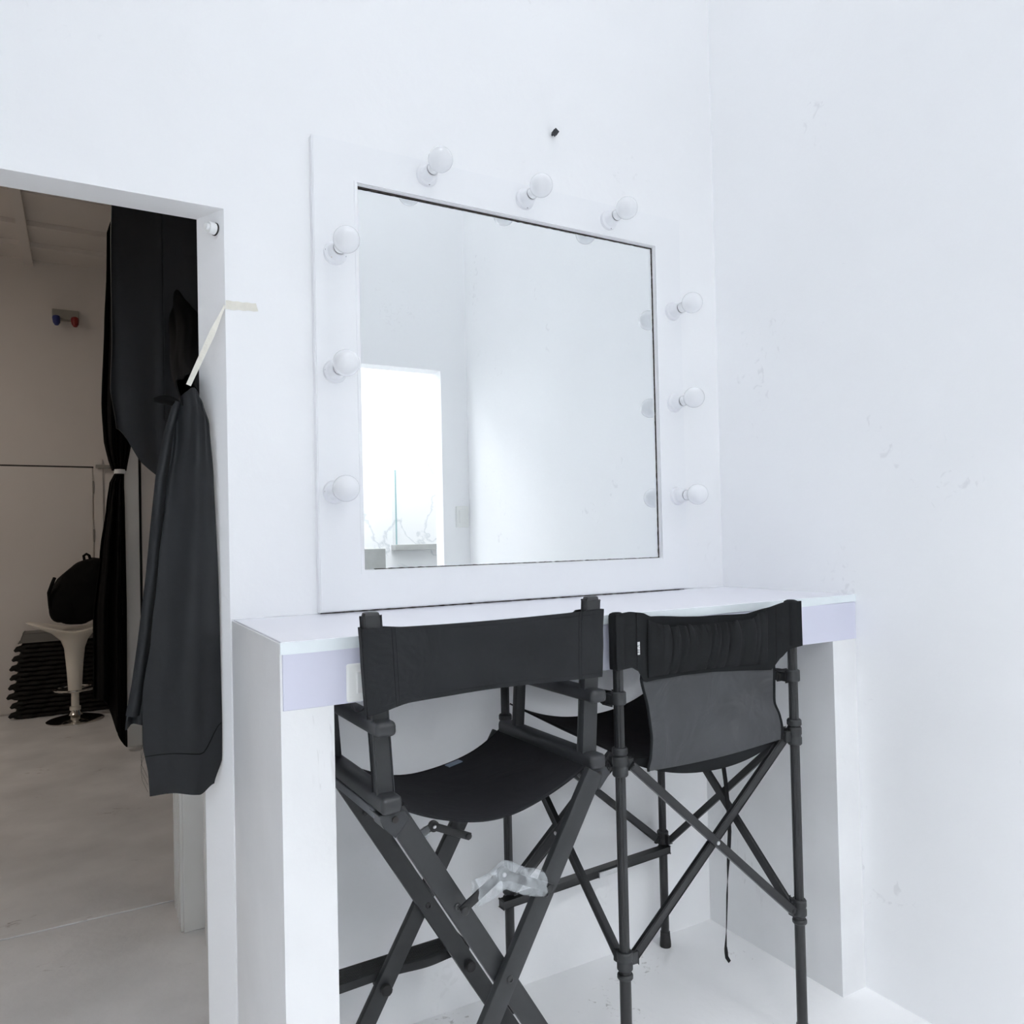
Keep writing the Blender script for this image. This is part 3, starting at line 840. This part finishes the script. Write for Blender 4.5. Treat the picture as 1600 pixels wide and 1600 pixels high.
bmesh.ops.translate(b, verts=b.verts, vec=(0, 0.03, 0.0))
tag(obj('grey_board', b, 'board'), 'dull grey flat box lying on top of the black cloth stack', 'box')

t = thing('emergency_light', 'small twin-headed wall light with a blue and a red lens on the far wall', 'light', (-0.388, 4.99, 3.03))
obj('light_body', box(B(), -0.48, -0.30, 4.93, 4.999, 3.0, 3.075, 0.006), 'lamp_body', t)
for x, m_, nm in ((-0.452, 'lamp_blue', 'blue lens'), (-0.328, 'lamp_red', 'red lens')):
    obj('lens', lathe(B(), [(0.026, 0.0), (0.029, 0.012), (0.024, 0.05), (0.014, 0.068), (0.0, 0.074)], (x, 4.925, 3.012), (0.05, -0.25, -1), 20), m_, t, smooth=True, label=nm)

# ================================================================== LEFT CHAIR (tall folding director's chair)
LCX, LCY, LCR = 0.411, -0.302, 0.03
LSC = 0.965           # fitted size
LX, LY, LZ = -0.2997 + LSC*(LCX+0.2997), -1.8682 + LSC*(LCY+1.8682), 1.2381*(1-LSC)
ZG = -LZ/LSC          # the floor in the chair's own units
t = thing('director_chair', 'tall black folding director\'s chair with flat canvas back, left of the two at the counter', 'chair', (LX, LY, LZ), LCR)
t.scale = (LSC,)*3
ZS, ZA, ZT = 0.771, 0.907, 1.104
XB, XT = 0.2335, 0.253          # half widths of the posts at seat and top
YB, YF = -0.1885, 0.0965        # back and front posts
def wx(z): return lerp(XB, XT, (z-ZS)/(ZT-ZS))
LK = dict(world=False)
for s in (-1, 1):
    # seat rail with rounded grips, its channel and lower bracket
    xs = s*XB
    rl = obj('seat_rail', box(B(), xs-0.0205, xs+0.0205, YB-0.045, 0.165, ZS-0.029, ZS+0.003, 0.009, 3), 'arm', t, smooth=True, **LK)
    ch = obj('rail_channel', box(B(), xs-0.015+s*0.006, xs+0.015+s*0.006, YB+0.0, 0.165, ZS-0.044, ZS-0.027, 0.002), 'alu', t, **LK)
    for yy in (YB+0.055, YB+0.075, YB+0.095):
        obj('rivet', lathe(B(), [(0.0035, 0), (0.003, 0.003)], (xs+s*0.019, yy, ZS-0.014), (s, 0, 0), 10), 'hole', rl, **LK)
    # folded steel bracket under the back end
    b = B()
    y0 = YB-0.030
    prof = [(xs-0.022, ZS-0.030), (xs+0.030, ZS-0.030), (xs+0.041, ZS-0.046), (xs+0.011, ZS-0.078), (xs-0.012, ZS-0.056)]
    f1 = [b.verts.new((x, y0, z)) for x, z in prof]; f2 = [b.verts.new((x, y0+0.05, z)) for x, z in prof]
    b.faces.new(f1); b.faces.new(f2[::-1])
    for i in range(5):
        j = (i+1) % 5; b.faces.new((f1[i], f2[i], f2[j], f1[j]))
    bmesh.ops.bevel(b, geom=list(b.edges), offset=0.0015, segments=1, affect='EDGES')
    br = obj('bracket', b, 'plate', t, **LK)
    obj('bolt_hole', lathe(B(), [(0.0062, 0), (0.0062, 0.0012)], (xs+0.010, y0-0.0008, ZS-0.043), (0, -1, 0), 12), 'hole', br, **LK)
    # posts
    b = B()
    bar(b, (s*wx(ZS), YB, ZS), (s*wx(ZT), YB-0.002, ZT-0.006), 0.030, 0.022, (0, 1, 0), 0.003)
    obj('post', b, 'metal', t, smooth=True, **LK)
    obj('post_cap', box(B(), s*wx(ZT)-0.0156, s*wx(ZT)+0.0156, YB-0.0132, YB+0.0092, ZT-0.010, ZT+0.004, 0.006, 2), 'arm', t, smooth=True, **LK)
    obj('post', bar(B(), (s*wx(ZS), YF, ZS), (s*wx(ZA), YF, ZA-0.024), 0.026, 0.020, (0, 1, 0), 0.003), 'metal', t, smooth=True, **LK)
    # arm rest
    xa = s*wx(ZA)
    obj('armrest', box(B(), xa-0.020, xa+0.020, YB-0.043, 0.155, ZA-0.025, ZA+0.003, 0.009, 3), 'arm', t, smooth=True, **LK)
# X legs
WL, WF, YLB, YLF = 0.2235, 0.226, -0.2165, 0.1605
ZL = ZS-0.03
def legpt(s, z): 
    t_ = (ZL-z)/ZL
    return s*(WL*(1-t_) - WF*t_)
for pair, yb, offs in (('back', YLB, {1: -0.010, -1: 0.010}), ('front', YLF, {-1: -0.010, 1: 0.010})):
    for s in (1, -1):
        y = yb + offs[s]
        lg = obj('leg', bar(B(), (legpt(s, ZL), y, ZL), (legpt(s, ZG+0.012), y, ZG+0.012), 0.042, 0.018, (0, 1, 0), 0.003), 'metal', t, smooth=True, **LK)
        # a raised lip along the leg
        bolts = [0.62, 0.37] if pair == 'front' else [0.53, 0.37]
        if pair == 'back': bolts = [0.52 if s == 1 else 0.535, 0.376]
        for z in bolts:
            if s == 1 and pair == 'front' and z == 0.62: continue
            obj('bolt', lathe(B(), [(0.0075, 0), (0.0075, 0.002), (0.0055, 0.0038), (0.003, 0.0042), (0.0026, 0.0026), (0, 0.0026)], (legpt(s, z), y-0.009, z), (0, -1, 0), 14), 'metal2', lg, smooth=True, **LK)
        if pair == 'front':
            z = 0.20
            obj('knob', lathe(B(), [(0.009, 0), (0.009, 0.004), (0.013, 0.005), (0.0135, 0.016), (0.010, 0.019), (0.0, 0.019)], (legpt(s, z), y-0.009, z), (0, -1, 0), 12), 'rubber', lg, smooth=True, **LK)
# bars joining feet and leg tops fore and aft
for s in (1, -1):
    obj('foot_bar', box(B(), -legpt(s, ZG)-0.016, -legpt(s, ZG)+0.016, YLB-0.02, YLF+0.02, ZG, ZG+0.014, 0.003), 'metal', t, **LK)
    obj('crossbar', box(B(), s*WL-0.012, s*WL+0.012, YLB+0.02, YLF-0.02, ZL-0.016, ZL-0.002, 0.003), 'metal', t, **LK)
# folding braces
def brace(pa, pj, pb, y, w=0.018):
    b = B()
    bar(b, (pa[0], y, pa[1]), (pj[0], y, pj[1]), w, 0.005, (0, 1, 0), 0.001, ext=0.006)
    bar(b, (pb[0], y-0.006, pb[1]), (pj[0], y-0.006, pj[1]), w, 0.005, (0, 1, 0), 0.001, ext=0.006)
    lathe(b, [(0.013, 0.0), (0.013, 0.010)], (pj[0], y+0.002, pj[1]), (0, -1, 0), 18)
    o = obj('folding_brace', b, 'metal2', t, smooth=True, **LK)
    obj('rivet', lathe(B(), [(0.0048, 0.0), (0.004, 0.002), (0.0, 0.003)], (pj[0], y-0.009, pj[1]), (0, -1, 0), 14), 'steel', o, smooth=True, label='bright steel rivet', **LK)
    for p in (pa, pb):
        obj('bolt', lathe(B(), [(0.008, 0), (0.008, 0.003), (0.005, 0.005), (0, 0.005)], (p[0], y-0.008, p[1]), (0, -1, 0), 14), 'metal2', o, smooth=True, **LK)
    return o
YBR = YLB-0.028
brace((0.309-LCX, 0.543), (0.399-LCX-0.004, 0.590), (0.500-LCX, 0.537), YBR)
brace((0.363-LCX-0.01, 0.528), (0.424-LCX, 0.559), (0.514-LCX, 0.517), YLF-0.028)
# clear film wrapped on the braces
def film(x0, x1, zf, r, yy, nm_seed):
    b = B()
    def fn(u, v):
        x = lerp(x0, x1, u); a = 2*PI*v
        rr = r*(1 + 0.22*noise.noise(Vector((u*5+nm_seed, math.cos(a)*1.5, math.sin(a)*1.5))))
        return (x + 0.004*noise.noise(Vector((a*3, u*4, nm_seed))), yy - 0.003 + rr*0.55*math.cos(a), zf(u) + rr*math.sin(a))
    sheet(b, fn, 26, 22, 0.0006)
    return b
o = obj('plastic_wrap', film(0.334-LCX, 0.487-LCX, lambda u: interp(u, [(0, 0.566), (0.42, 0.585), (1, 0.548)]), 0.027, YBR, 1.3), 'wrap', t, smooth=True, label='crumpled clear plastic film', angle=60, **LK)
o = obj('plastic_wrap', film(0.360-LCX, 0.410-LCX, lambda u: 0.535+0.016*u, 0.013, YLF-0.028, 4.1), 'wrap', t, smooth=True, label='scrap of clear plastic film', angle=60, **LK)
# foot rest board on the front legs
b = B()
def frest(u, v):
    x = lerp(-0.218, 0.128, u)
    bulge = 0.012*math.exp(-((u-0.66)/0.17)**2) - 0.004*math.sin(u*PI)
    return (x, YLF+0.020 + v*0.066 - (1-v)*bulge, 0.218)
sheet(b, frest, 40, 6, 0.019)
fr = obj('footrest', b, 'grip', t, **LK)
for k in range(9):
    zt = 0.2278
    obj('tread_rib', box(B(), -0.214, 0.124, YLF+0.026+k*0.0065, YLF+0.029+k*0.0065, zt-0.0015, zt+0.0008), 'rubber', fr, **LK)
for s in (1, -1):
    xx = legpt(s, 0.2)
    obj('footrest_arm', box(B(), xx-0.012, xx+0.012, YLF+(0.010 if s == -1 else 0.0195)-0.010, YLF+0.05, 0.188, 0.210, 0.003), 'metal', t, **LK)
# seat sling
def sling(u, v):
    x = lerp(-XB+0.006, XB-0.006, u)
    y = lerp(YB-0.022, 0.168, v)
    sag = 0.074*(1 - abs(2*u-1)**2.1)
    z = ZS-0.016 - sag*(1 - 0.12*math.sin(PI*v)) + 0.0035*math.sin(u*9+v*2)*math.sin(PI*u)
    return (x, y + 0.010*math.sin(PI*u)*(1 if v < 0.5 else -1)*abs(2*v-1), z)
so = obj('seat_sling', sheet(B(), sling, 44, 26, 0.003), 'seat_canvas', t, smooth=True, angle=60, **LK)
for v0 in (0.012, 0.985):
    obj('hem', tube(B(), [Vector(sling(k/30, v0)) + Vector((0, 0, 0.001)) for k in range(31)], 0.0026, 8), 'seat_canvas', so, smooth=True, **LK)
p = Vector(sling(0.62, 0.965)); p2 = Vector(sling(0.70, 0.965)); p3 = Vector(sling(0.70, 0.90)); p4 = Vector(sling(0.62, 0.90))
b = B(); vs = [b.verts.new(q + Vector((0, 0, 0.004))) for q in (p, p2, p3, p4)]; vs2 = [b.verts.new(q + Vector((0, 0, 0.0018))) for q in (p, p2, p3, p4)]
b.faces.new(vs); b.faces.new(vs2[::-1])
for i in range(4): b.faces.new((vs[i], vs2[i], vs2[(i+1) % 4], vs[(i+1) % 4]))
obj('sewn_label', b, 'label', so, label='blue-grey sewn label on the front edge', **LK)
# canvas back: a flattened tube of cloth, sleeved over both posts
def back(u, v):
    z = lerp(1.079, 0.932, v)
    z += -0.006*math.sin(PI*u)*(1-v) + 0.004*math.sin(PI*u)*v - (0.012*smooth01(1-u*6) if v > 0.5 else 0)*(2*v-1)
    hw = wx(z) + 0.0245
    x = lerp(-hw, hw, u)
    e = abs(2*u-1)
    y = YB - 0.0165 + 0.012*(1-smooth01(e/0.84)) + 0.003*noise.noise(Vector((u*5, v*3, 1.7)))
    return (x, y, z)
bo = obj('backrest', sheet(B(), back, 60, 24, 0.003), 'canvas', t, smooth=True, angle=60, **LK)
def back2(u, v):
    p = Vector(back(u, v)); e = abs(2*u-1)
    d = 0.033*smooth01((e-0.70)*7.0)*(1-smooth01((e-0.975)*40)) + 0.004
    return (p.x, p.y + d, p.z)
obj('sleeve_lining', sheet(B(), back2, 80, 10, 0.002), 'canvas', bo, smooth=True, angle=60, **LK)
for uu in (0.105, 0.118, 0.882, 0.895):
    obj('stitch_line', tube(B(), [Vector(back(uu, k/20)) + Vector((0, -0.0016, 0)) for k in range(21)], 0.0007, 6), 'seat_canvas', bo, **LK)
for vv in (0.06, 0.94):
    obj('stitch_line', tube(B(), [Vector(back(k/40, vv)) + Vector((0, -0.0016, 0)) for k in range(41)], 0.0005, 6), 'seat_canvas', bo, **LK)

# ================================================================== RIGHT CHAIR (tall cross-braced camp chair)
FL, FR = Vector((0.669, -0.083, 0)), Vector((1.219, -0.049, 0))
NL, NR = Vector((0.707, -0.527, 0)), Vector((1.211, -0.561, 0))
t = thing('camp_chair', 'tall black cross-braced folding chair with grey lower back panel, right half of the counter', 'chair', (0.95, -0.305, 0))
def at(p, z): return Vector((p.x, p.y, z))
RP = 0.0112
tops = {'NL': 1.062, 'NR': 1.062, 'FL': 0.905, 'FR': 0.905}
P4 = {'NL': NL, 'NR': NR, 'FL': FL, 'FR': FR}
ctr = Vector((0.95, -0.305, 0))
for nme, p in P4.items():
    lg = B()
    # fluted tube: lobed section
    tube(lg, [at(p, 0.004), at(p, 0.325)], RP+0.0012, 20)
    n = 24
    rings = []
    for z in (0.32, tops[nme]):
        rings.append([lg.verts.new(at(p, z) + Vector((math.cos(2*PI*k/n), math.sin(2*PI*k/n), 0))*(RP*(0.86 if k % 4 == 0 else 1.0))) for k in range(n)])
    for k in range(n):
        lg.faces.new((rings[0][k], rings[0][(k+1) % n], rings[1][(k+1) % n], rings[1][k]))
    lg.faces.new(rings[1])
    lo_ = obj('leg', lg, 'metal2', t, smooth=True, angle=25)
    obj('foot_cap', lathe(B(), [(0.0165, 0.0), (0.0170, 0.006), (0.0148, 0.032), (0.0142, 0.044), (0.0115, 0.045)], at(p, 0), n=20), 'rubber', lo_, smooth=True)
    # lower hub, upper hub, arm clamp
    d = (ctr-p); d.z = 0; d.normalize()
    def hub(z, name, h, ears):
        b = B()
        lathe(b, [(0.0150, -h), (0.0172, -h+0.003), (0.0172, -0.004), (0.0158, -0.002), (0.0158, 0.002), (0.0172, 0.004), (0.0172, h-0.003), (0.0150, h)], at(p, z), n=22)
        for q in ears:
            e = (q-p); e.z = 0; e.normalize()
            bar(b, at(p, z) + e*0.012, at(p, z) + e*0.032, 0.026, 0.010, (-e.y, e.x, 0), 0.002)
        return obj(name, b, 'clamp', t, smooth=True)
    nb = {'NL': (NR, FL), 'NR': (NL, FR), 'FL': (NL, FR), 'FR': (NR, FL)}[nme]
    hub(0.326, 'hub', 0.020, nb)
    obj('collar', lathe(B(), [(0.0150, 0), (0.0172, 0.003), (0.0172, 0.009), (0.0150, 0.012)], at(p, 0.287), n=22), 'clamp', t, smooth=True)
    zu = 0.742 if nme[0] == 'N' else 0.735
    hub(zu, 'hub', 0.022, nb)
    obj('collar', lathe(B(), [(0.0150, 0), (0.0172, 0.003), (0.0172, 0.013), (0.0150, 0.016)], at(p, zu+0.024), n=22), 'clamp', t, smooth=True)
    if nme[0] == 'N':
        b = lathe(B(), [(0.0145, -0.014), (0.0165, -0.012), (0.0165, 0.012), (0.0145, 0.014)], at(p, 0.888), n=22)
        q = FL if nme == 'NL' else FR
        e = (q-p); e.normalize()
        bar(b, at(p, 0.888) + e*0.008 + Vector((0, 0, -0.004)), at(p, 0.884) + e*0.034, 0.028, 0.022, (0, 0, 1), 0.004)
        obj('arm_clamp', b, 'clamp', t, smooth=True)
        lathe_b = lathe(B(), [(0.010, -0.017), (0.012, -0.014), (0.012, 0.014), (0.010, 0.017)], at(p, 0.882) + e*0.036, (e.y, -e.x, 0), 16)
        obj('arm_knuckle', lathe_b, 'rubber', t, smooth=True)
# arm rest sleeves
for a, c in ((NL, FL), (NR, FR)):
    e = (c-a).normalized(); sd = Vector((e.y, -e.x, 0))
    def arm(u, v, a=a, c=c, e=e, sd=sd):
        ang = 2*PI*v
        p = at(a, 0.884).lerp(at(c, 0.900), lerp(0.08, 1.0, u))
        return p + sd*(0.020*math.cos(ang)) + Vector((0, 0, 0.0125*math.sin(ang) - 0.010*math.sin(PI*u)))
    obj('arm_sleeve', sheet(B(), arm, 16, 18, 0.0015), 'black_fabric', t, smooth=True, angle=60)
# cross braces, flat tubes, each with a pivot
def cross(a, c, zlo=0.326, zhi=0.738, o_out=0.0):
    mid = (a+c)/2
    e = (c-a).normalized(); nrm = Vector((-e.y, e.x, 0))
    if nrm.dot(mid-ctr) < 0: nrm = -nrm
    b1 = bar(B(), at(a, zhi) + e*0.028 + nrm*0.0055, at(c, zlo) - e*0.028 + nrm*0.0055, 0.0185, 0.0095, tuple(nrm), 0.002, ext=0.006)
    b2 = bar(B(), at(c, zhi) - e*0.028 - nrm*0.0055, at(a, zlo) + e*0.028 - nrm*0.0055, 0.0185, 0.0095, tuple(nrm), 0.002, ext=0.006)
    o1 = obj('cross_brace', b1, 'metal2', t, smooth=True)
    obj('cross_brace', b2, 'metal2', t, smooth=True)
    pm = (at(a, (zlo+zhi)/2) + at(c, (zlo+zhi)/2))/2
    obj('pivot', lathe(B(), [(0.0048, 0), (0.0044, 0.002), (0, 0.0028)], pm + nrm*0.0105, tuple(nrm), 12), 'steel', o1, smooth=True)
    for q in (at(a, zhi) + e*0.028, at(c, zlo) - e*0.028):
        obj('pivot', lathe(B(), [(0.0048, 0), (0.0044, 0.002), (0, 0.0028)], q + nrm*0.0105, tuple(nrm), 12), 'metal', o1, smooth=True)
cross(NL, NR); cross(NR, FR); cross(NL, FL)
# the front has one rising pair and the foot bar
e = (FR-FL).normalized()
obj('cross_brace', bar(B(), at(FL, 0.738) + e*0.028, at(FR, 0.33) - e*0.028, 0.0185, 0.0095, (-e.y, e.x, 0), 0.002), 'metal2', t, smooth=True)
obj('cross_brace', bar(B(), at(FR, 0.738) - e*0.028 + Vector((0, .011, 0)), at(FL, 0.33) + e*0.028 + Vector((0, .011, 0)), 0.0185, 0.0095, (-e.y, e.x, 0), 0.002), 'metal2', t, smooth=True)
fb = obj('foot_bar', bar(B(), at(FL, 0.294) + e*(-0.035) + Vector((0, -.020, 0)), at(FR, 0.298) + Vector((0, -.020, 0)), 0.020, 0.020, (0, 0, 1), 0.003), 'metal2', t, smooth=True)
pm = at(FL, 0.294).lerp(at(FR, 0.298), 0.57) + Vector((0, -0.032, -0.004))
obj('joint_plate', bar(B(), pm - e*0.035, pm + e*0.035, 0.015, 0.003, (0, 1, 0), 0.001), 'steel', fb, label='bare metal joint plate')
# seat
def cseat(u, v):
    A_ = at(NL, 0.758).lerp(at(NR, 0.752), u); F_2 = at(FL, 0.800).lerp(at(FR, 0.785), u)
    p = A_.lerp(F_2, v)
    sag = lerp(0.042, 0.062, v)*(1 - abs(2*u-1)**2.2) + 0.025*math.sin(PI*v)*math.sin(PI*u)
    p.y += (0.020*(1-v) - 0.0*v)
    p.x += lerp(0.014, -0.014, u)
    return p - Vector((0, 0, sag))
cs = obj('seat', sheet(B(), cseat, 36, 26, 0.004), 'black_fabric', t, smooth=True, angle=60)
def valance(u, v):
    p = Vector(cseat(u, 0.0))
    zb = p.z - 0.004 - 0.018*math.sin(PI*u)**0.6
    zt = lerp(0.748, 0.752, u) - 0.010*math.sin(PI*u)
    return Vector((p.x, p.y - 0.003 - 0.006*math.sin(u*PI), lerp(max(zt, zb+0.004), zb, v)))
obj('seat_edge', sheet(B(), valance, 36, 4, 0.004), 'nylon', cs, smooth=True, angle=60)
# back rest: cloth between the near poles
def bk(u, z, out=0.0):
    p = NL.lerp(NR, u)
    sag = 0.050*(1-abs(2*u-1)**2.0)*interp(z, [(0.74, 0.25), (0.92, 1.0), (1.07, 0.9)])
    return Vector((p.x, p.y + sag - 0.013 - out, z))
def ztop(u): return interp(u, [(-0.04, 1.070), (0.06, 1.072), (0.14, 1.067), (0.20, 1.056), (0.5, 1.045), (0.76, 1.044), (0.86, 1.056), (0.96, 1.069), (1.04, 1.070)])
def zbot(u): return interp(u, [(-0.04, 0.950), (0.07, 0.950), (0.115, 0.940), (0.155, 0.912), (0.5, 0.912), (0.88, 0.906), (0.93, 0.935), (0.97, 0.955), (1.04, 0.962)])
def upper_back(u, v):
    uu = lerp(-0.032, 1.028, u)
    z = lerp(ztop(uu), zbot(uu), v)
    p = bk(uu, z)
    if 0.12 < uu < 0.9: p.y += 0.0015*math.sin(uu*37+z*40)
    return p
ub = obj('backrest', sheet(B(), upper_back, 70, 24, 0.003), 'nylon', t, smooth=True, angle=60)
for a, u0, zb_ in ((NL, 0.0, 0.951), (NR, 1.0, 0.963)):
    def slv(u, v, a=a, zb_=zb_):
        ang = 2*PI*u
        z = lerp(1.066, zb_, v)
        return (a.x + 0.0175*math.cos(ang), a.y + 0.0150*math.sin(ang), z)
    b = sheet(B(), slv, 24, 8, 0.0016)
    lathe(b, [(0.0172, 0), (0.0155, 0.004), (0.009, 0.007), (0, 0.0075)], at(a, 1.0655), n=24)
    obj('pole_sleeve', b, 'nylon', ub, smooth=True, angle=60)
# gathered pocket on the outside of the back
def pocket(u, v):
    uu = lerp(0.175, 0.855, u)
    z = lerp(interp(u, [(0, 1.052), (0.06, 1.040), (0.2, 1.031), (0.5, 1.027), (0.85, 1.032), (1, 1.052)]), 0.921, v)
    edge = math.sin(PI*min(1, max(0, u)))**0.5
    crease = 1 - abs(math.cos(uu*46 + 1.1*math.sin(uu*21)))**0.55
    crease2 = 1 - abs(math.cos(uu*71 + 2.0*math.sin(uu*13) + 1))**0.5
    reach = 2.6 + 1.8*math.sin(uu*31) + 1.2*math.sin(uu*77)
    ruff = -(0.022*crease*math.exp(-v*max(1.4, reach)) + 0.012*crease2*math.exp(-v*max(3.0, reach*2.0)))
    low = 0.004*math.sin(uu*17 + 1.0)*math.sin(PI*v)
    out = 0.005 + edge*(0.021*(1-v)**0.6 + 0.012*math.sin(PI*v**0.7)) + ruff*edge + low*edge
    p = bk(uu, z + 0.0015*math.sin(uu*95)*math.exp(-v*8), out)
    return p
pk = obj('pocket', sheet(B(), pocket, 150, 36, 0.002), 'nylon', ub, smooth=True, angle=70, label='gathered elastic-topped pocket')
for u0 in (0.105, 0.905):
    obj('stitch_line', tube(B(), [bk(u0, lerp(ztop(u0)-0.002, zbot(u0)+0.004, k/16), 0.0022) for k in range(17)], 0.0009, 6), 'black_fabric', ub)
b = B()
for row, segs in enumerate(([(0, .28), (.33, .60), (.66, .76), (.83, .90), (.92, 1)], [(0, .25), (.28, .44), (.46, .62), (.65, .80), (.83, .91), (.93, 1)])):
    for s0, s1 in segs:
        z1, z0 = lerp(1.0035, 0.9755, s0), lerp(1.0035, 0.9755, s1)
        q = bk(0.113 + 0.0085*row, 0.99, 0.0020)
        box(b, q.x-0.0013, q.x+0.0013, q.y-0.0004, q.y+0.0004, z0, z1)
obj('woven_label', b, 'white_print', ub, label='two short lines of tiny white lettering')
# grey lower panel
def lpanel(u, v):
    z = lerp(0.934, 0.728, v)
    ul = interp(z, [(0.70, 0.150), (0.735, 0.140), (0.76, 0.158), (0.80, 0.172), (0.86, 0.168), (0.92, 0.142), (0.94, 0.150)])
    ur = interp(z, [(0.70, 0.905), (0.76, 0.912), (0.79, 0.907), (0.82, 0.892), (0.87, 0.890), (0.92, 0.900), (0.94, 0.885)])
    uu = lerp(ul, ur, u)
    zz = z - (0.010*math.sin(PI*u) + 0.0 + lerp(-0.012, 0.020, u)*0)*v + lerp(-0.008, 0.012, u)*v
    p = bk(uu, zz, -0.005)
    p.y += 0.010*math.sin(PI*u)*math.sin(PI*v) + 0.007*math.sin(u*7+v*6)*math.sin(PI*v)*math.sin(PI*u) + 0.004*math.sin(u*13-v*9)*math.sin(PI*v)*smooth01(u*1.5-0.4)
    return p
lp = obj('coated_panel', sheet(B(), lpanel, 50, 34, 0.0025), 'vinyl', t, smooth=True, angle=60, label='grey coated lower back panel')
for u0 in (0.0, 1.0):
    obj('piping', tube(B(), [Vector(lpanel(u0, k/30)) + Vector((0, -0.001, 0)) for k in range(31)], 0.0032, 8), 'nylon', lp, smooth=True)
# carry strap hanging below the seat
SP = [(1.170, 0.690), (1.177, 0.640), (1.186, 0.58), (1.194, 0.50), (1.196, 0.442), (1.188, 0.36), (1.181, 0.277), (1.176, 0.20), (1.171, 0.145), (1.174, 0.118), (1.184, 0.103)]
def strp(u, v):
    k = u*(len(SP)-1); i = min(int(k), len(SP)-2); f_ = k-i
    x = lerp(SP[i][0], SP[i+1][0], f_); z = lerp(SP[i][1], SP[i+1][1], f_)
    a = interp(u, [(0, -0.2), (0.2, 0.0), (0.45, 0.1), (0.6, 1.0), (0.7, 0.85), (0.85, 0.2), (1, 0.4)])
    w = 0.0135*(v-0.5)
    return (x + w*math.cos(a), -0.35 + w*math.sin(a), z)
obj('carry_strap', sheet(B(), strp, 60, 2, 0.0016), 'web', t, smooth=True, angle=60)

# ================================================================== switch seen in the mirror
t = thing('wall_switch', 'white rocker switch on the wall opposite, reflected low in the mirror', 'switch', (1.495, YO, 1.36))
obj('plate', box(B(), 1.457, 1.533, YO, YO+0.009, 1.302, 1.418, 0.004, 3), 'switch', t)
obj('rocker', box(B(), 1.475, 1.515, YO+0.009, YO+0.013, 1.325, 1.395, 0.0015), 'switch', t)
